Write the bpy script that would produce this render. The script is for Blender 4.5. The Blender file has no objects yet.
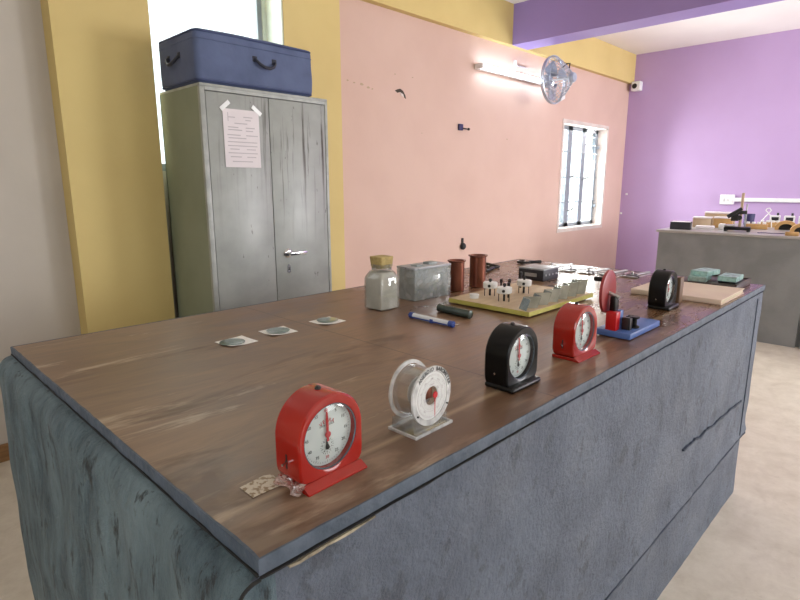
import bpy, bmesh, math, random
from mathutils import Vector, Matrix, noise
random.seed(7)
PI = math.pi
SC = bpy.context.scene
COL = SC.collection
EYE = 1.285            # camera height
TT = 0.899             # lab table top
FT = 0.886             # far table top

# ------------------------------------------------------------------ materials
def lin(c):
    r = []
    for v in c:
        v = v / 255.0
        r.append(v / 12.92 if v <= 0.04045 else ((v + 0.055) / 1.055) ** 2.4)
    return (r[0], r[1], r[2], 1.0)

def mat(name, c, rough=0.5, metal=0.0, c2=None, scale=8.0, stretch=(1, 1, 1), bump=0.0, bscale=60.0,
        detail=6.0, spec=0.5, emit=None, estr=0.0, lo=0.35, hi=0.65, coat=0.0):
    m = bpy.data.materials.new(name); m.use_nodes = True
    nt = m.node_tree; N = nt.nodes; L = nt.links
    b = N['Principled BSDF']
    b.inputs['Base Color'].default_value = lin(c)
    b.inputs['Roughness'].default_value = rough
    b.inputs['Metallic'].default_value = metal
    b.inputs['Specular IOR Level'].default_value = spec
    if coat: b.inputs['Coat Weight'].default_value = coat
    if emit:
        b.inputs['Emission Color'].default_value = lin(emit); b.inputs['Emission Strength'].default_value = estr
    tc = N.new('ShaderNodeTexCoord')
    if c2 is None: c2 = tuple(v * 0.93 for v in c)
    mp = N.new('ShaderNodeMapping'); mp.inputs['Scale'].default_value = stretch
    L.new(tc.outputs['Object'], mp.inputs['Vector'])
    nz = N.new('ShaderNodeTexNoise'); nz.inputs['Scale'].default_value = scale; nz.inputs['Detail'].default_value = detail
    L.new(mp.outputs['Vector'], nz.inputs['Vector'])
    cr = N.new('ShaderNodeValToRGB')
    cr.color_ramp.elements[0].position = lo; cr.color_ramp.elements[0].color = lin(c2)
    cr.color_ramp.elements[1].position = hi; cr.color_ramp.elements[1].color = lin(c)
    L.new(nz.outputs['Fac'], cr.inputs['Fac'])
    L.new(cr.outputs['Color'], b.inputs['Base Color'])
    if bump > 0:
        n2 = N.new('ShaderNodeTexNoise'); n2.inputs['Scale'].default_value = bscale; n2.inputs['Detail'].default_value = 5
        L.new(mp.outputs['Vector'], n2.inputs['Vector'])
        bp = N.new('ShaderNodeBump'); bp.inputs['Strength'].default_value = bump; bp.inputs['Distance'].default_value = 0.01
        L.new(n2.outputs['Fac'], bp.inputs['Height']); L.new(bp.outputs['Normal'], b.inputs['Normal'])
    return m

def clear(name, tint=(245, 250, 250), gloss=0.10, rough=0.05, haze=0.0, hazec=(230, 232, 232)):
    m = bpy.data.materials.new(name); m.use_nodes = True
    nt = m.node_tree; N = nt.nodes; L = nt.links
    for n in list(N): N.remove(n)
    out = N.new('ShaderNodeOutputMaterial')
    tr = N.new('ShaderNodeBsdfTransparent'); tr.inputs['Color'].default_value = lin(tint)
    gl = N.new('ShaderNodeBsdfGlossy'); gl.inputs['Roughness'].default_value = rough
    lw = N.new('ShaderNodeLayerWeight'); lw.inputs['Blend'].default_value = 0.25
    ma = N.new('ShaderNodeMath'); ma.operation = 'MULTIPLY_ADD'; ma.inputs[1].default_value = 0.5; ma.inputs[2].default_value = gloss
    L.new(lw.outputs['Fresnel'], ma.inputs[0])
    mx = N.new('ShaderNodeMixShader'); L.new(ma.outputs[0], mx.inputs['Fac'])
    L.new(tr.outputs[0], mx.inputs[1]); L.new(gl.outputs[0], mx.inputs[2])
    last = mx
    if haze > 0:
        df = N.new('ShaderNodeBsdfDiffuse'); df.inputs['Color'].default_value = lin(hazec)
        nz = N.new('ShaderNodeTexNoise'); nz.inputs['Scale'].default_value = 40
        tc = N.new('ShaderNodeTexCoord'); L.new(tc.outputs['Object'], nz.inputs['Vector'])
        m2 = N.new('ShaderNodeMath'); m2.operation = 'MULTIPLY'; m2.inputs[1].default_value = haze * 2
        L.new(nz.outputs['Fac'], m2.inputs[0])
        mx2 = N.new('ShaderNodeMixShader'); L.new(m2.outputs[0], mx2.inputs['Fac'])
        L.new(mx.outputs[0], mx2.inputs[1]); L.new(df.outputs[0], mx2.inputs[2]); last = mx2
    L.new(last.outputs[0], out.inputs['Surface'])
    return m

def mixrgb(N, L, fac, a, b):
    n = N.new('ShaderNodeMix'); n.data_type = 'RGBA'
    if hasattr(fac, 'node'): L.new(fac, n.inputs[0])
    else: n.inputs[0].default_value = fac
    for s, v in ((6, a), (7, b)):
        if hasattr(v, 'node'): L.new(v, n.inputs[s])
        else: n.inputs[s].default_value = v
    return n.outputs[2]

def ramp(N, L, src, p0, p1, c0=0.0, c1=1.0):
    r = N.new('ShaderNodeValToRGB')
    r.color_ramp.elements[0].position = p0; r.color_ramp.elements[0].color = (c0, c0, c0, 1)
    r.color_ramp.elements[1].position = p1; r.color_ramp.elements[1].color = (c1, c1, c1, 1)
    L.new(src, r.inputs['Fac']); return r.outputs['Color']

def tex(N, L, vec, scale, stretch, detail=6, rough=0.55, dist=0.0):
    mp = N.new('ShaderNodeMapping'); mp.inputs['Scale'].default_value = stretch
    L.new(vec, mp.inputs['Vector'])
    nz = N.new('ShaderNodeTexNoise'); nz.inputs['Scale'].default_value = scale
    nz.inputs['Detail'].default_value = detail; nz.inputs['Roughness'].default_value = rough
    nz.inputs['Distortion'].default_value = dist
    L.new(mp.outputs['Vector'], nz.inputs['Vector']); return nz.outputs['Fac']

def wood_top():
    m = bpy.data.materials.new('worn_tabletop'); m.use_nodes = True
    nt = m.node_tree; N = nt.nodes; L = nt.links; b = N['Principled BSDF']
    tc = N.new('ShaderNodeTexCoord'); v = tc.outputs['Object']
    g1 = tex(N, L, v, 7, (0.55, 1.9, 1), 9, 0.66, 0.9)
    g2 = tex(N, L, v, 34, (0.22, 4.5, 1), 6, 0.7, 0.4)
    big = tex(N, L, v, 1.9, (1, 1.5, 1), 4)
    c = mixrgb(N, L, ramp(N, L, g1, .34, .68), lin((98, 70, 52)), lin((156, 124, 96)))
    c = mixrgb(N, L, ramp(N, L, big, .44, .64, 0, .5), c, lin((124, 78, 56)))
    c = mixrgb(N, L, ramp(N, L, g2, .46, .70, 0, .5), c, lin((72, 50, 36)))
    wn = tex(N, L, v, 2.6, (0.62, 3.0, 1), 7, 0.66, 0.5)
    wf = tex(N, L, v, 60, (0.5, 2.5, 1), 5, 0.7, 0.3)
    sx = N.new('ShaderNodeSeparateXYZ'); L.new(v, sx.inputs[0])
    near = N.new('ShaderNodeMapRange'); near.inputs[1].default_value = -0.30; near.inputs[2].default_value = -0.56
    near.inputs[3].default_value = 0.0; near.inputs[4].default_value = 0.12
    L.new(sx.outputs['Y'], near.inputs[0])
    nl = N.new('ShaderNodeMapRange'); nl.inputs[1].default_value = -0.3; nl.inputs[2].default_value = -1.1
    nl.inputs[3].default_value = 0.0; nl.inputs[4].default_value = 0.05
    L.new(sx.outputs['X'], nl.inputs[0])
    ad = N.new('ShaderNodeMath'); ad.operation = 'ADD'; L.new(near.outputs[0], ad.inputs[0]); L.new(nl.outputs[0], ad.inputs[1])
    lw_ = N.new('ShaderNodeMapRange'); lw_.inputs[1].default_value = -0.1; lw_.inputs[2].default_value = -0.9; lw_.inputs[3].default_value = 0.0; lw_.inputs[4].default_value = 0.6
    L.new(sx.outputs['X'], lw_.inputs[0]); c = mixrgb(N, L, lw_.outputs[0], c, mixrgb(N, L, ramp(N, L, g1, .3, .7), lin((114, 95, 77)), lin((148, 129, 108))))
    wm = N.new('ShaderNodeMath'); wm.operation = 'MULTIPLY_ADD'; wm.inputs[1].default_value = .06; L.new(wf, wm.inputs[0]); L.new(wn, wm.inputs[2])
    ad2 = N.new('ShaderNodeMath'); ad2.operation = 'ADD'; L.new(wm.outputs[0], ad2.inputs[0]); L.new(ad.outputs[0], ad2.inputs[1])
    worn = ramp(N, L, ad2.outputs[0], .685, .735, 0, .6)
    c = mixrgb(N, L, worn, c, lin((186, 168, 144)))
    stn = tex(N, L, v, 3.2, (0.7, 2.4, 1), 5, 0.6, 0.5)
    sm = N.new('ShaderNodeMath'); sm.operation = 'ADD'; L.new(stn, sm.inputs[0]); L.new(near.outputs[0], sm.inputs[1])
    c = mixrgb(N, L, ramp(N, L, sm.outputs[0], .58, .66, 0, .7), c, lin((84, 56, 34)))
    # panel seams: one lengthwise, two across
    def seam(sock, pos, w, lo, hi):
        s = N.new('ShaderNodeMath'); s.operation = 'SUBTRACT'; s.inputs[1].default_value = pos; L.new(sock, s.inputs[0])
        a = N.new('ShaderNodeMath'); a.operation = 'ABSOLUTE'; L.new(s.outputs[0], a.inputs[0])
        r = N.new('ShaderNodeMapRange'); r.inputs[1].default_value = 0.0; r.inputs[2].default_value = w
        r.inputs[3].default_value = hi; r.inputs[4].default_value = lo; L.new(a.outputs[0], r.inputs[0]); return r.outputs[0]
    for sock, pos in ((sx.outputs['X'], -0.50), (sx.outputs['X'], 0.42)):
        c = mixrgb(N, L, seam(sock, pos, 0.0025, 0, .8), c, lin((45, 32, 25)))
    c = mixrgb(N, L, seam(sx.outputs['Y'], -0.462, 0.010, 0, .45), c, lin((190, 168, 138)))
    # dark water stain in the front corner
    L.new(c, b.inputs['Base Color'])
    rr = N.new('ShaderNodeMapRange'); L.new(g1, rr.inputs[0]); rr.inputs[1].default_value = .3; rr.inputs[2].default_value = .7
    rr.inputs[3].default_value = 0.18; rr.inputs[4].default_value = 0.36
    rx = N.new('ShaderNodeMapRange'); rx.inputs[1].default_value = 0.3; rx.inputs[2].default_value = -0.9; rx.inputs[3].default_value = 0.0; rx.inputs[4].default_value = 0.20
    L.new(sx.outputs['X'], rx.inputs[0])
    ra = N.new('ShaderNodeMath'); ra.operation = 'ADD'; L.new(rr.outputs[0], ra.inputs[0]); L.new(rx.outputs[0], ra.inputs[1])
    L.new(ra.outputs[0], b.inputs['Roughness'])
    b.inputs['Specular IOR Level'].default_value = 0.6
    bp = N.new('ShaderNodeBump'); bp.inputs['Strength'].default_value = 0.12; bp.inputs['Distance'].default_value = 0.004
    bp.inputs['Strength'].default_value = 0.06; L.new(g2, bp.inputs['Height']); L.new(bp.outputs['Normal'], b.inputs['Normal'])
    return m

def plaster(name, base, dark, pale, vert=True):
    m = bpy.data.materials.new(name); m.use_nodes = True
    nt = m.node_tree; N = nt.nodes; L = nt.links; b = N['Principled BSDF']
    tc = N.new('ShaderNodeTexCoord'); v = tc.outputs['Object']
    st = (1.9, 1.9, 0.75) if vert else (1, 1, 1)
    a = tex(N, L, v, 9 if vert else 6, st, 8, 0.68, 0.25)
    a2 = tex(N, L, v, 15, (1.7, 1.7, .62) if vert else (1, 1, .8), 7, 0.72, 0.3)
    k = tex(N, L, v, 4, (1, 1, 1), 3)
    c = mixrgb(N, L, ramp(N, L, a, .36, .62), lin(dark), lin(base))
    c = mixrgb(N, L, ramp(N, L, k, .50, .72, 0, .5), c, lin(pale))
    c = mixrgb(N, L, ramp(N, L, a2, .565, .63, 0, .9 if vert else .4), c, lin(tuple(x * 0.42 for x in dark)))
    L.new(c, b.inputs['Base Color'])
    b.inputs['Roughness'].default_value = 0.55
    n2 = tex(N, L, v, 75, (1, 1, 1), 6, 0.65)
    bp = N.new('ShaderNodeBump'); bp.inputs['Strength'].default_value = 0.9; bp.inputs['Distance'].default_value = 0.012
    hm = N.new('ShaderNodeMath'); hm.operation = 'MULTIPLY_ADD'; hm.inputs[1].default_value = 2.0 if vert else 1.0
    L.new(a, hm.inputs[0]); L.new(n2, hm.inputs[2])
    L.new(hm.outputs[0], bp.inputs['Height']); L.new(bp.outputs['Normal'], b.inputs['Normal'])
    return m

def steel_door():
    m = bpy.data.materials.new('streaked_grey_steel'); m.use_nodes = True
    nt = m.node_tree; N = nt.nodes; L = nt.links; b = N['Principled BSDF']
    tc = N.new('ShaderNodeTexCoord'); v = tc.outputs['Object']
    a = tex(N, L, v, 5, (1, 1, 1), 5)
    st = tex(N, L, v, 16, (2.6, 2.6, 0.10), 5, 0.6, 0.3)
    sx = N.new('ShaderNodeSeparateXYZ'); L.new(v, sx.inputs[0])
    hz = N.new('ShaderNodeMapRange'); hz.inputs[1].default_value = 0.95; hz.inputs[2].default_value = 1.45
    hz.inputs[3].default_value = 0.0; hz.inputs[4].default_value = 1.0; L.new(sx.outputs['Z'], hz.inputs[0])
    c = mixrgb(N, L, ramp(N, L, a, .35, .7), lin((150, 153, 149)), lin((172, 175, 171)))
    hx_m = N.new('ShaderNodeMapRange'); hx_m.inputs[1].default_value = -0.06; hx_m.inputs[2].default_value = 0.0; hx_m.inputs[3].default_value = 0.22; hx_m.inputs[4].default_value = 1.0
    L.new(sx.outputs['X'], hx_m.inputs[0])
    f0 = N.new('ShaderNodeMath'); f0.operation = 'MULTIPLY'; L.new(hx_m.outputs[0], f0.inputs[0]); L.new(hz.outputs[0], f0.inputs[1])
    f = N.new('ShaderNodeMath'); f.operation = 'MULTIPLY'; L.new(ramp(N, L, st, .54, .64, 0, .95), f.inputs[0]); L.new(f0.outputs[0], f.inputs[1])
    c = mixrgb(N, L, f.outputs[0], c, lin((66, 58, 50)))
    sp = tex(N, L, v, 40, (1, 1, .4), 3)
    c = mixrgb(N, L, ramp(N, L, sp, .70, .74, 0, .6), c, lin((70, 66, 60)))
    L.new(c, b.inputs['Base Color']); b.inputs['Roughness'].default_value = 0.36; b.inputs['Metallic'].default_value = 0.0
    return m

def floor_mat():
    m = bpy.data.materials.new('mottled_floor'); m.use_nodes = True
    nt = m.node_tree; N = nt.nodes; L = nt.links; b = N['Principled BSDF']
    tc = N.new('ShaderNodeTexCoord'); v = tc.outputs['Object']
    a = tex(N, L, v, 7, (1, 1, 1), 9, 0.72, 0.2)
    k = tex(N, L, v, 34, (1, 1, 1), 6, 0.75, 0.3)
    c = mixrgb(N, L, ramp(N, L, a, .35, .7), lin((202, 192, 176)), lin((226, 218, 204)))
    c = mixrgb(N, L, ramp(N, L, k, .60, .75, 0, .45), c, lin((165, 148, 125)))
    L.new(c, b.inputs['Base Color']); b.inputs['Roughness'].default_value = 0.42
    return m

M = {}
M['grey_wall'] = mat('grey_wall_paint', (196, 188, 178), .8, c2=(188, 180, 170), scale=2, bump=.05, bscale=30)
M['pink'] = mat('pink_wall_paint', (215, 184, 170), .75, c2=(210, 178, 164), scale=2.5, bump=.05, bscale=30)
M['yellow'] = mat('yellow_wall_paint', (218, 195, 130), .7, c2=(212, 188, 124), scale=2.5, bump=.05, bscale=30)
M['purple'] = mat('purple_wall_paint', (186, 157, 200), .7, c2=(182, 153, 196), scale=2, bump=.05, bscale=30)
M['beam'] = mat('violet_beam_paint', (158, 136, 196), .7, c2=(154, 132, 192), scale=2, bump=.04, bscale=30)
M['white'] = mat('white_ceiling_paint', (240, 234, 228), .8, c2=(236, 230, 224), scale=2)
M['cream'] = mat('cream_wall_paint', (225, 212, 190), .8)
M['floor'] = floor_mat()
M['skirt'] = mat('brown_skirting', (150, 112, 72), .5, c2=(130, 95, 60), scale=10, stretch=(1, 6, 6))
M['reveal'] = mat('white_window_reveal', (226, 214, 206), .7)
M['winmetal'] = mat('grey_window_metal', (146, 154, 163), .5)
M['winpale'] = mat('pale_green_window_frame', (226, 234, 222), .5)
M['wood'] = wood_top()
M['end'] = plaster('teal_grey_plaster', (102, 123, 132), (62, 81, 91), (134, 153, 159))
M['front'] = plaster('blue_grey_plaster', (106, 116, 132), (84, 93, 108), (124, 131, 142), vert=False)
M['lip'] = mat('grey_painted_edge', (86, 97, 112), .55, c2=(64, 76, 90), scale=25, bump=.3)
M['crack_and_shade'] = mat('bare_cement', (196, 184, 158), .9, c2=(120, 110, 95), scale=40)
M['smear_and_shade'] = mat('dark_blue_smear_and_shade', (66, 76, 92), .8, c2=(52, 60, 74), scale=30)
M['groove'] = mat('crack_dark', (38, 38, 38), .95)
M['steel'] = steel_door()
M['steelside'] = mat('reflection_tinted_steel', (138, 146, 128), .4, 0, c2=(128, 137, 118), scale=4)  # reflection of the yellow column mixed into the side colour
M['steelframe'] = mat('grey_steel_frame', (172, 175, 170), .4, 0, c2=(152, 155, 150), scale=18)
M['chrome'] = mat('bright_chrome', (225, 226, 228), .18, 1.0)
M['metal'] = mat('brushed_metal', (206, 208, 208), .34, .85, c2=(180, 182, 182), scale=30)
M['darkmetal'] = mat('dark_metal', (64, 62, 62), .4, .7)
M['blackpl'] = mat('black_plastic', (12, 12, 13), .35, spec=.35)
M['blackpaint'] = mat('black_enamel', (7, 8, 10), .28, spec=.3)
M['red'] = mat('red_enamel', (164, 30, 19), .14, c2=(156, 25, 16), coat=.5)
M['redpl'] = mat('red_plastic', (206, 24, 28), .35)
M['disc'] = mat('dull_red_disc', (158, 52, 52), .4, c2=(146, 46, 46))
M['blue'] = mat('blue_painted_board', (84, 114, 176), .4, c2=(76, 106, 168))
M['dial'] = mat('white_dial', (226, 228, 226), .5, c2=(220, 222, 220))
M['ink'] = mat('black_ink', (30, 30, 32), .6)
M['redink'] = mat('red_ink', (205, 40, 48), .5)
M['bezel'] = mat('grey_bezel', (110, 118, 128), .25, .6)
M['glass'] = clear('thin_dial_glass', gloss=.04, rough=.03)
M['pane'] = clear('window_glass', gloss=.05, rough=.02)
M['acrylic'] = clear('clear_acrylic', (248, 250, 250), .06, .06, haze=.03)
M['acrylicw'] = clear('frosted_acrylic', (248, 250, 250), .05, .1, haze=.40, hazec=(248, 248, 248))
M['wrap'] = clear('plastic_film', (230, 236, 236), .18, .10, haze=.22)
M['jarglass'] = clear('jar_glass', (244, 246, 244), .08, .03, haze=.06)
M['slab'] = clear('turquoise_glass', (190, 232, 224), .12, .03, haze=.40, hazec=(206, 236, 230))
M['powder'] = mat('grey_white_powder', (202, 198, 188), .8, c2=(186, 182, 172), scale=20)
M['cork'] = mat('cork_stopper', (190, 168, 110), .8, c2=(160, 140, 86), scale=60, bump=.3)
M['copper'] = mat('dull_copper', (146, 90, 70), .32, .7, c2=(104, 58, 44), scale=12, stretch=(1, 1, .3))
M['copperin'] = mat('dark_copper', (60, 34, 28), .5, .6)
M['navy'] = mat('navy_fabric', (92, 104, 138), .75, c2=(80, 92, 124), scale=7, bump=.35, bscale=14)
M['navydark'] = mat('dark_trim', (44, 47, 62), .6)
M['piping'] = mat('navy_piping', (62, 74, 112), .7)
M['whitepaper'] = mat('clean_paper', (248, 246, 242), .7, c2=(240, 238, 232))
M['paper'] = mat('white_paper', (236, 228, 230), .8, c2=(228, 220, 222), scale=6)
M['print'] = mat('grey_print', (200, 192, 196), .8)
M['tape'] = mat('glossy_tape', (246, 248, 248), .2)
M['boardtop'] = mat('pale_ply', (206, 184, 150), .5, c2=(190, 166, 132), scale=9, stretch=(1, 5, 1))
M['boardedge'] = mat('yellow_green_edge', (204, 198, 108), .5, c2=(186, 178, 88), scale=12)
M['mirror'] = mat('grey_tin', (172, 174, 164), .16, .9, c2=(140, 142, 132), scale=18)
M['cupwhite'] = mat('white_porcelain', (238, 238, 236), .35)
M['brass'] = mat('brass', (150, 116, 62), .35, .8)
M['mirrorlens'] = mat('grey_green_lens', (150, 166, 160), .12, .55)
M['rod'] = mat('dark_green_rod', (62, 74, 68), .25, .2, c2=(48, 60, 54))
M['bluepl'] = mat('blue_plastic', (38, 68, 150), .35)
M['clearpl'] = mat('clear_white_plastic', (224, 228, 234), .15)
M['boxdark'] = mat('dark_box_side', (46, 46, 52), .5, c2=(38, 38, 44))
M['boxlid'] = mat('grey_box_lid', (172, 174, 180), .35, c2=(160, 162, 168))
M['tin'] = mat('grey_wrapped_box', (166, 174, 172), .6, c2=(126, 136, 136), scale=14, stretch=(1, 1, .4))
M['notebook'] = mat('cream_cover', (226, 206, 186), .6, c2=(216, 192, 176), scale=6)
M['pages'] = mat('book_pages', (214, 202, 176), .8, c2=(190, 176, 150), scale=80, stretch=(.1, .1, 6))
M['tray'] = mat('dark_brown_wood', (78, 62, 56), .45, c2=(60, 47, 42), scale=12, stretch=(1, 6, 1))
M['brownwood'] = mat('brown_wood', (128, 100, 78), .55, c2=(108, 82, 62), scale=14, stretch=(4, 4, .7))
M['tanwood'] = mat('tan_wood', (196, 156, 100), .55, c2=(180, 140, 86), scale=14, stretch=(1, 5, 1))
M['card'] = mat('tan_card', (190, 168, 140), .75, c2=(178, 154, 126))
M['fargrey'] = mat('far_table_plaster', (140, 142, 143), .7, c2=(126, 128, 129), scale=5, bump=.2, bscale=40)
M['fartop'] = mat('far_table_top', (176, 172, 168), .3, c2=(160, 156, 152))
M['tube'] = mat('glowing_tube', (255, 255, 255), .4, emit=(224, 240, 255), estr=20.0)
M['plwhite'] = mat('white_plastic', (238, 238, 238), .4)
M['silver'] = mat('silver_wire', (196, 202, 212), .3, .7)
M['blade'] = mat('grey_blade', (176, 186, 204), .35, .2)
M['chip'] = mat('plaster_hole', (74, 66, 58), .9)
M['hookblue'] = mat('navy_plastic', (48, 44, 92), .5)

# ------------------------------------------------------------------ mesh helper
class MB:
    def __init__(s): s.bm = bmesh.new(); s.mi = 0
    def _mark(s, geom):
        for f in geom:
            if isinstance(f, bmesh.types.BMFace): f.material_index = s.mi
    def box(s, x0, y0, z0, x1, y1, z1, bev=0.0, seg=2, mx=None):
        old = set(s.bm.faces)
        r = bmesh.ops.create_cube(s.bm, size=1.0)
        vs = r['verts']
        for v in vs:
            v.co = Vector(((x0 + x1) / 2 + v.co.x * (x1 - x0), (y0 + y1) / 2 + v.co.y * (y1 - y0), (z0 + z1) / 2 + v.co.z * (z1 - z0)))
        if bev > 0:
            es = list({e for v in vs for e in v.link_edges})
            rb = bmesh.ops.bevel(s.bm, geom=es, offset=bev, segments=seg, affect='EDGES', profile=.5)
        nf = [f for f in s.bm.faces if f not in old]
        if mx is not None:
            bmesh.ops.transform(s.bm, matrix=mx, verts=list({v for f in nf for v in f.verts}))
        s._mark(nf); return s
    def lathe(s, prof, seg=32, mx=None, cap=True):
        mx = mx or Matrix()
        rings = []
        for r, z in prof:
            rings.append([s.bm.verts.new(mx @ Vector((r * math.cos(2 * PI * i / seg), r * math.sin(2 * PI * i / seg), z))) for i in range(seg)])
        fs = []
        for a, b in zip(rings, rings[1:]):
            for i in range(seg):
                j = (i + 1) % seg
                fs.append(s.bm.faces.new((a[i], a[j], b[j], b[i])))
        if cap:
            fs.append(s.bm.faces.new(list(reversed(rings[0])))); fs.append(s.bm.faces.new(rings[-1]))
        s._mark(fs); return s
    def cyl(s, p0, p1, r, r1=None, seg=16):
        p0 = Vector(p0); p1 = Vector(p1); d = p1 - p0
        q = d.to_track_quat('Z', 'Y').to_matrix().to_4x4(); q.translation = p0
        return s.lathe([(r, 0), (r if r1 is None else r1, d.length)], seg, q)
    def tube(s, pts, r, seg=8, closed=False):
        pts = [Vector(p) for p in pts]; n = len(pts); rings = []
        up = Vector((0, 0, 1)); prev = None
        for i, p in enumerate(pts):
            a = pts[(i - 1) % n] if (closed or i > 0) else p
            b = pts[(i + 1) % n] if (closed or i < n - 1) else p
            t = (b - a).normalized()
            if prev is None:
                u = t.orthogonal().normalized()
            else:
                u = (prev - t * prev.dot(t))
                u = u.normalized() if u.length > 1e-6 else t.orthogonal().normalized()
            prev = u; w = t.cross(u)
            rings.append([s.bm.verts.new(p + (u * math.cos(2 * PI * k / seg) + w * math.sin(2 * PI * k / seg)) * r) for k in range(seg)])
        fs = []
        for i in range(n if closed else n - 1):
            a = rings[i]; b = rings[(i + 1) % n]
            for k in range(seg):
                j = (k + 1) % seg
                fs.append(s.bm.faces.new((a[k], a[j], b[j], b[k])))
        if not closed:
            fs.append(s.bm.faces.new(list(reversed(rings[0])))); fs.append(s.bm.faces.new(rings[-1]))
        s._mark(fs); return s
    def prism(s, poly, d0, d1, mx=None):
        """poly in local xy, extruded along local z d0..d1"""
        mx = mx or Matrix()
        a = [s.bm.verts.new(mx @ Vector((x, y, d0))) for x, y in poly]
        b = [s.bm.verts.new(mx @ Vector((x, y, d1))) for x, y in poly]
        fs = [s.bm.faces.new(list(reversed(a))), s.bm.faces.new(b)]
        n = len(poly)
        for i in range(n):
            j = (i + 1) % n
            fs.append(s.bm.faces.new((a[i], a[j], b[j], b[i])))
        s._mark(fs); return s
    def loops(s, ls, cap0=True, cap1=True):
        rings = [[s.bm.verts.new(p) for p in l] for l in ls]
        fs = []; n = len(ls[0])
        for a, b in zip(rings, rings[1:]):
            for i in range(n):
                j = (i + 1) % n
                fs.append(s.bm.faces.new((a[i], a[j], b[j], b[i])))
        if cap0: fs.append(s.bm.faces.new(list(reversed(rings[0]))))
        if cap1: fs.append(s.bm.faces.new(rings[-1]))
        s._mark(fs); return s
    def text(s, string, size, mx, bold=0.0):
        cu = bpy.data.curves.new('t', 'FONT'); cu.body = string; cu.size = size
        cu.align_x = 'CENTER'; cu.align_y = 'CENTER'; cu.resolution_u = 2; cu.extrude = 0.0001; cu.offset = bold
        ob = bpy.data.objects.new('t', cu); COL.objects.link(ob)
        dg = bpy.context.evaluated_depsgraph_get(); dg.update()
        me = bpy.data.meshes.new_from_object(ob.evaluated_get(dg))
        me.transform(mx)
        old = len(s.bm.faces); s.bm.from_mesh(me); s.bm.faces.ensure_lookup_table()
        s._mark(s.bm.faces[old:])
        bpy.data.objects.remove(ob); bpy.data.curves.remove(cu); bpy.data.meshes.remove(me)
        return s
    def build(s, name, mats, parent=None, smooth=True, angle=32, kind=None, label=None, recalc=True):
        if recalc: bmesh.ops.recalc_face_normals(s.bm, faces=s.bm.faces[:])
        me = bpy.data.meshes.new(name); s.bm.to_mesh(me); s.bm.free()
        for m in (mats if isinstance(mats, (list, tuple)) else [mats]): me.materials.append(m)
        if smooth:
            for p in me.polygons: p.use_smooth = True
            me.set_sharp_from_angle(angle=math.radians(angle))
        o = bpy.data.objects.new(name, me); COL.objects.link(o)
        if parent: o.parent = parent
        if kind: o['kind'] = kind
        if label: o['label'] = label
        return o

def thing(name, label, cat, loc=(0, 0, 0), rz=0.0, group=None, rot=None):
    o = bpy.data.objects.new(name, None); COL.objects.link(o); o.empty_display_size = .05
    o.location = loc; o.rotation_euler = rot if rot else (0, 0, rz)
    o['label'] = label; o['category'] = cat
    if group: o['group'] = group
    return o
def tag(o, label, cat, loc=None, rz=None, group=None):
    o['label'] = label; o['category'] = cat
    if group: o['group'] = group
    if loc is not None: o.location = loc
    if rz is not None: o.rotation_euler = (0, 0, rz)
    return o
def dup(root, loc, rz, label, group=None, scale=None):
    r = root.copy(); COL.objects.link(r); r.location = loc; r.rotation_euler = (0, 0, rz); r['label'] = label
    if group: r['group'] = group
    if scale: r.scale = scale
    for ch in list(root.children):
        c = ch.copy(); COL.objects.link(c); c.parent = r
        for g in list(ch.children):
            d = g.copy(); COL.objects.link(d); d.parent = c
    return r
def struct(mb, name, m, parent=None, smooth=False):
    return mb.build(name, m, parent, smooth=smooth, kind=None if parent else 'structure')

# XZ-plane frame facing -Y: local x -> X, local y -> Z, local z -> -Y
FRONT = Matrix(((1, 0, 0, 0), (0, 0, -1, 0), (0, 1, 0, 0), (0, 0, 0, 1)))
def fr(x=0, y=0, z=0): return Matrix.Translation((x, y, z)) @ FRONT

# ------------------------------------------------------------------ room shell
CE = 2.85
X0, X1, YB, YF = -2.2, 7.22, 3.04, -3.0
struct(MB().box(X0 - .2, YF - .2, -.1, X1 + .2, YB + .5, 0), 'floor', M['floor'])
struct(MB().box(X0 - .2, YF - .2, CE, X1 + .2, YB + .5, CE + .12), 'ceiling', M['white'])
struct(MB().box(X0, YB, 0, -.90, YB + .2, CE).box(-.10, YB, 0, .80, YB + .2, CE).box(-.90, YB, 0, -.10, YB + .2, 1.36).box(-.90, YB, 2.80, -.10, YB + .2, CE), 'wall_left', M['grey_wall'])
w3 = struct(MB().box(-.90, 3.1, 1.36, -.86, 3.14, 2.80).box(-.14, 3.1, 1.36, -.10, 3.14, 2.80).box(-.52, 3.1, 1.36, -.48, 3.14, 2.80).box(-.90, 3.1, 1.36, -.10, 3.14, 1.4).box(-.90, 3.1, 2.76, -.10, 3.14, 2.80), 'unseen_window_3', M['reveal'])  # unseen window, added for highlights on the clocks and light from the left
struct(MB().box(X0, YB - .018, 0, .80, YB, .085, .004), 'baseboard_left', M['skirt'])
struct(MB().box(.80, 2.925, 0, 1.235, YB + .2, CE), 'trim_1', M['yellow'])
struct(MB().box(2.02, 2.925, 0, 2.447, YB + .2, CE), 'trim_2', M['yellow'])
struct(MB().box(1.235, YB, 0, 2.02, YB + .2, 1.36), 'wall_niche', M['grey_wall'])
# pink wall with a window hole
wx0, wx1, wz0, wz1 = 5.62, 6.69, .795, 1.945
w = MB()
w.box(2.447, YB, 0, wx0, YB + .2, CE).box(wx1, YB, 0, X1 + .2, YB + .2, CE)
w.box(wx0, YB, 0, wx1, YB + .2, wz0).box(wx0, YB, wz1, wx1, YB + .2, CE)
wb = struct(w, 'wall_back', M['pink'])
struct(MB().box(X1, YF - .2, 0, X1 + .2, YB, CE), 'wall_right', M['purple'])
struct(MB().box(.80, 2.985, 2.512, X1, YB, CE), 'trim_3', M['yellow'])
struct(MB().box(4.50, YF, 2.512, 4.75, 2.985, CE), 'trim_4', M['beam'])
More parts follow.
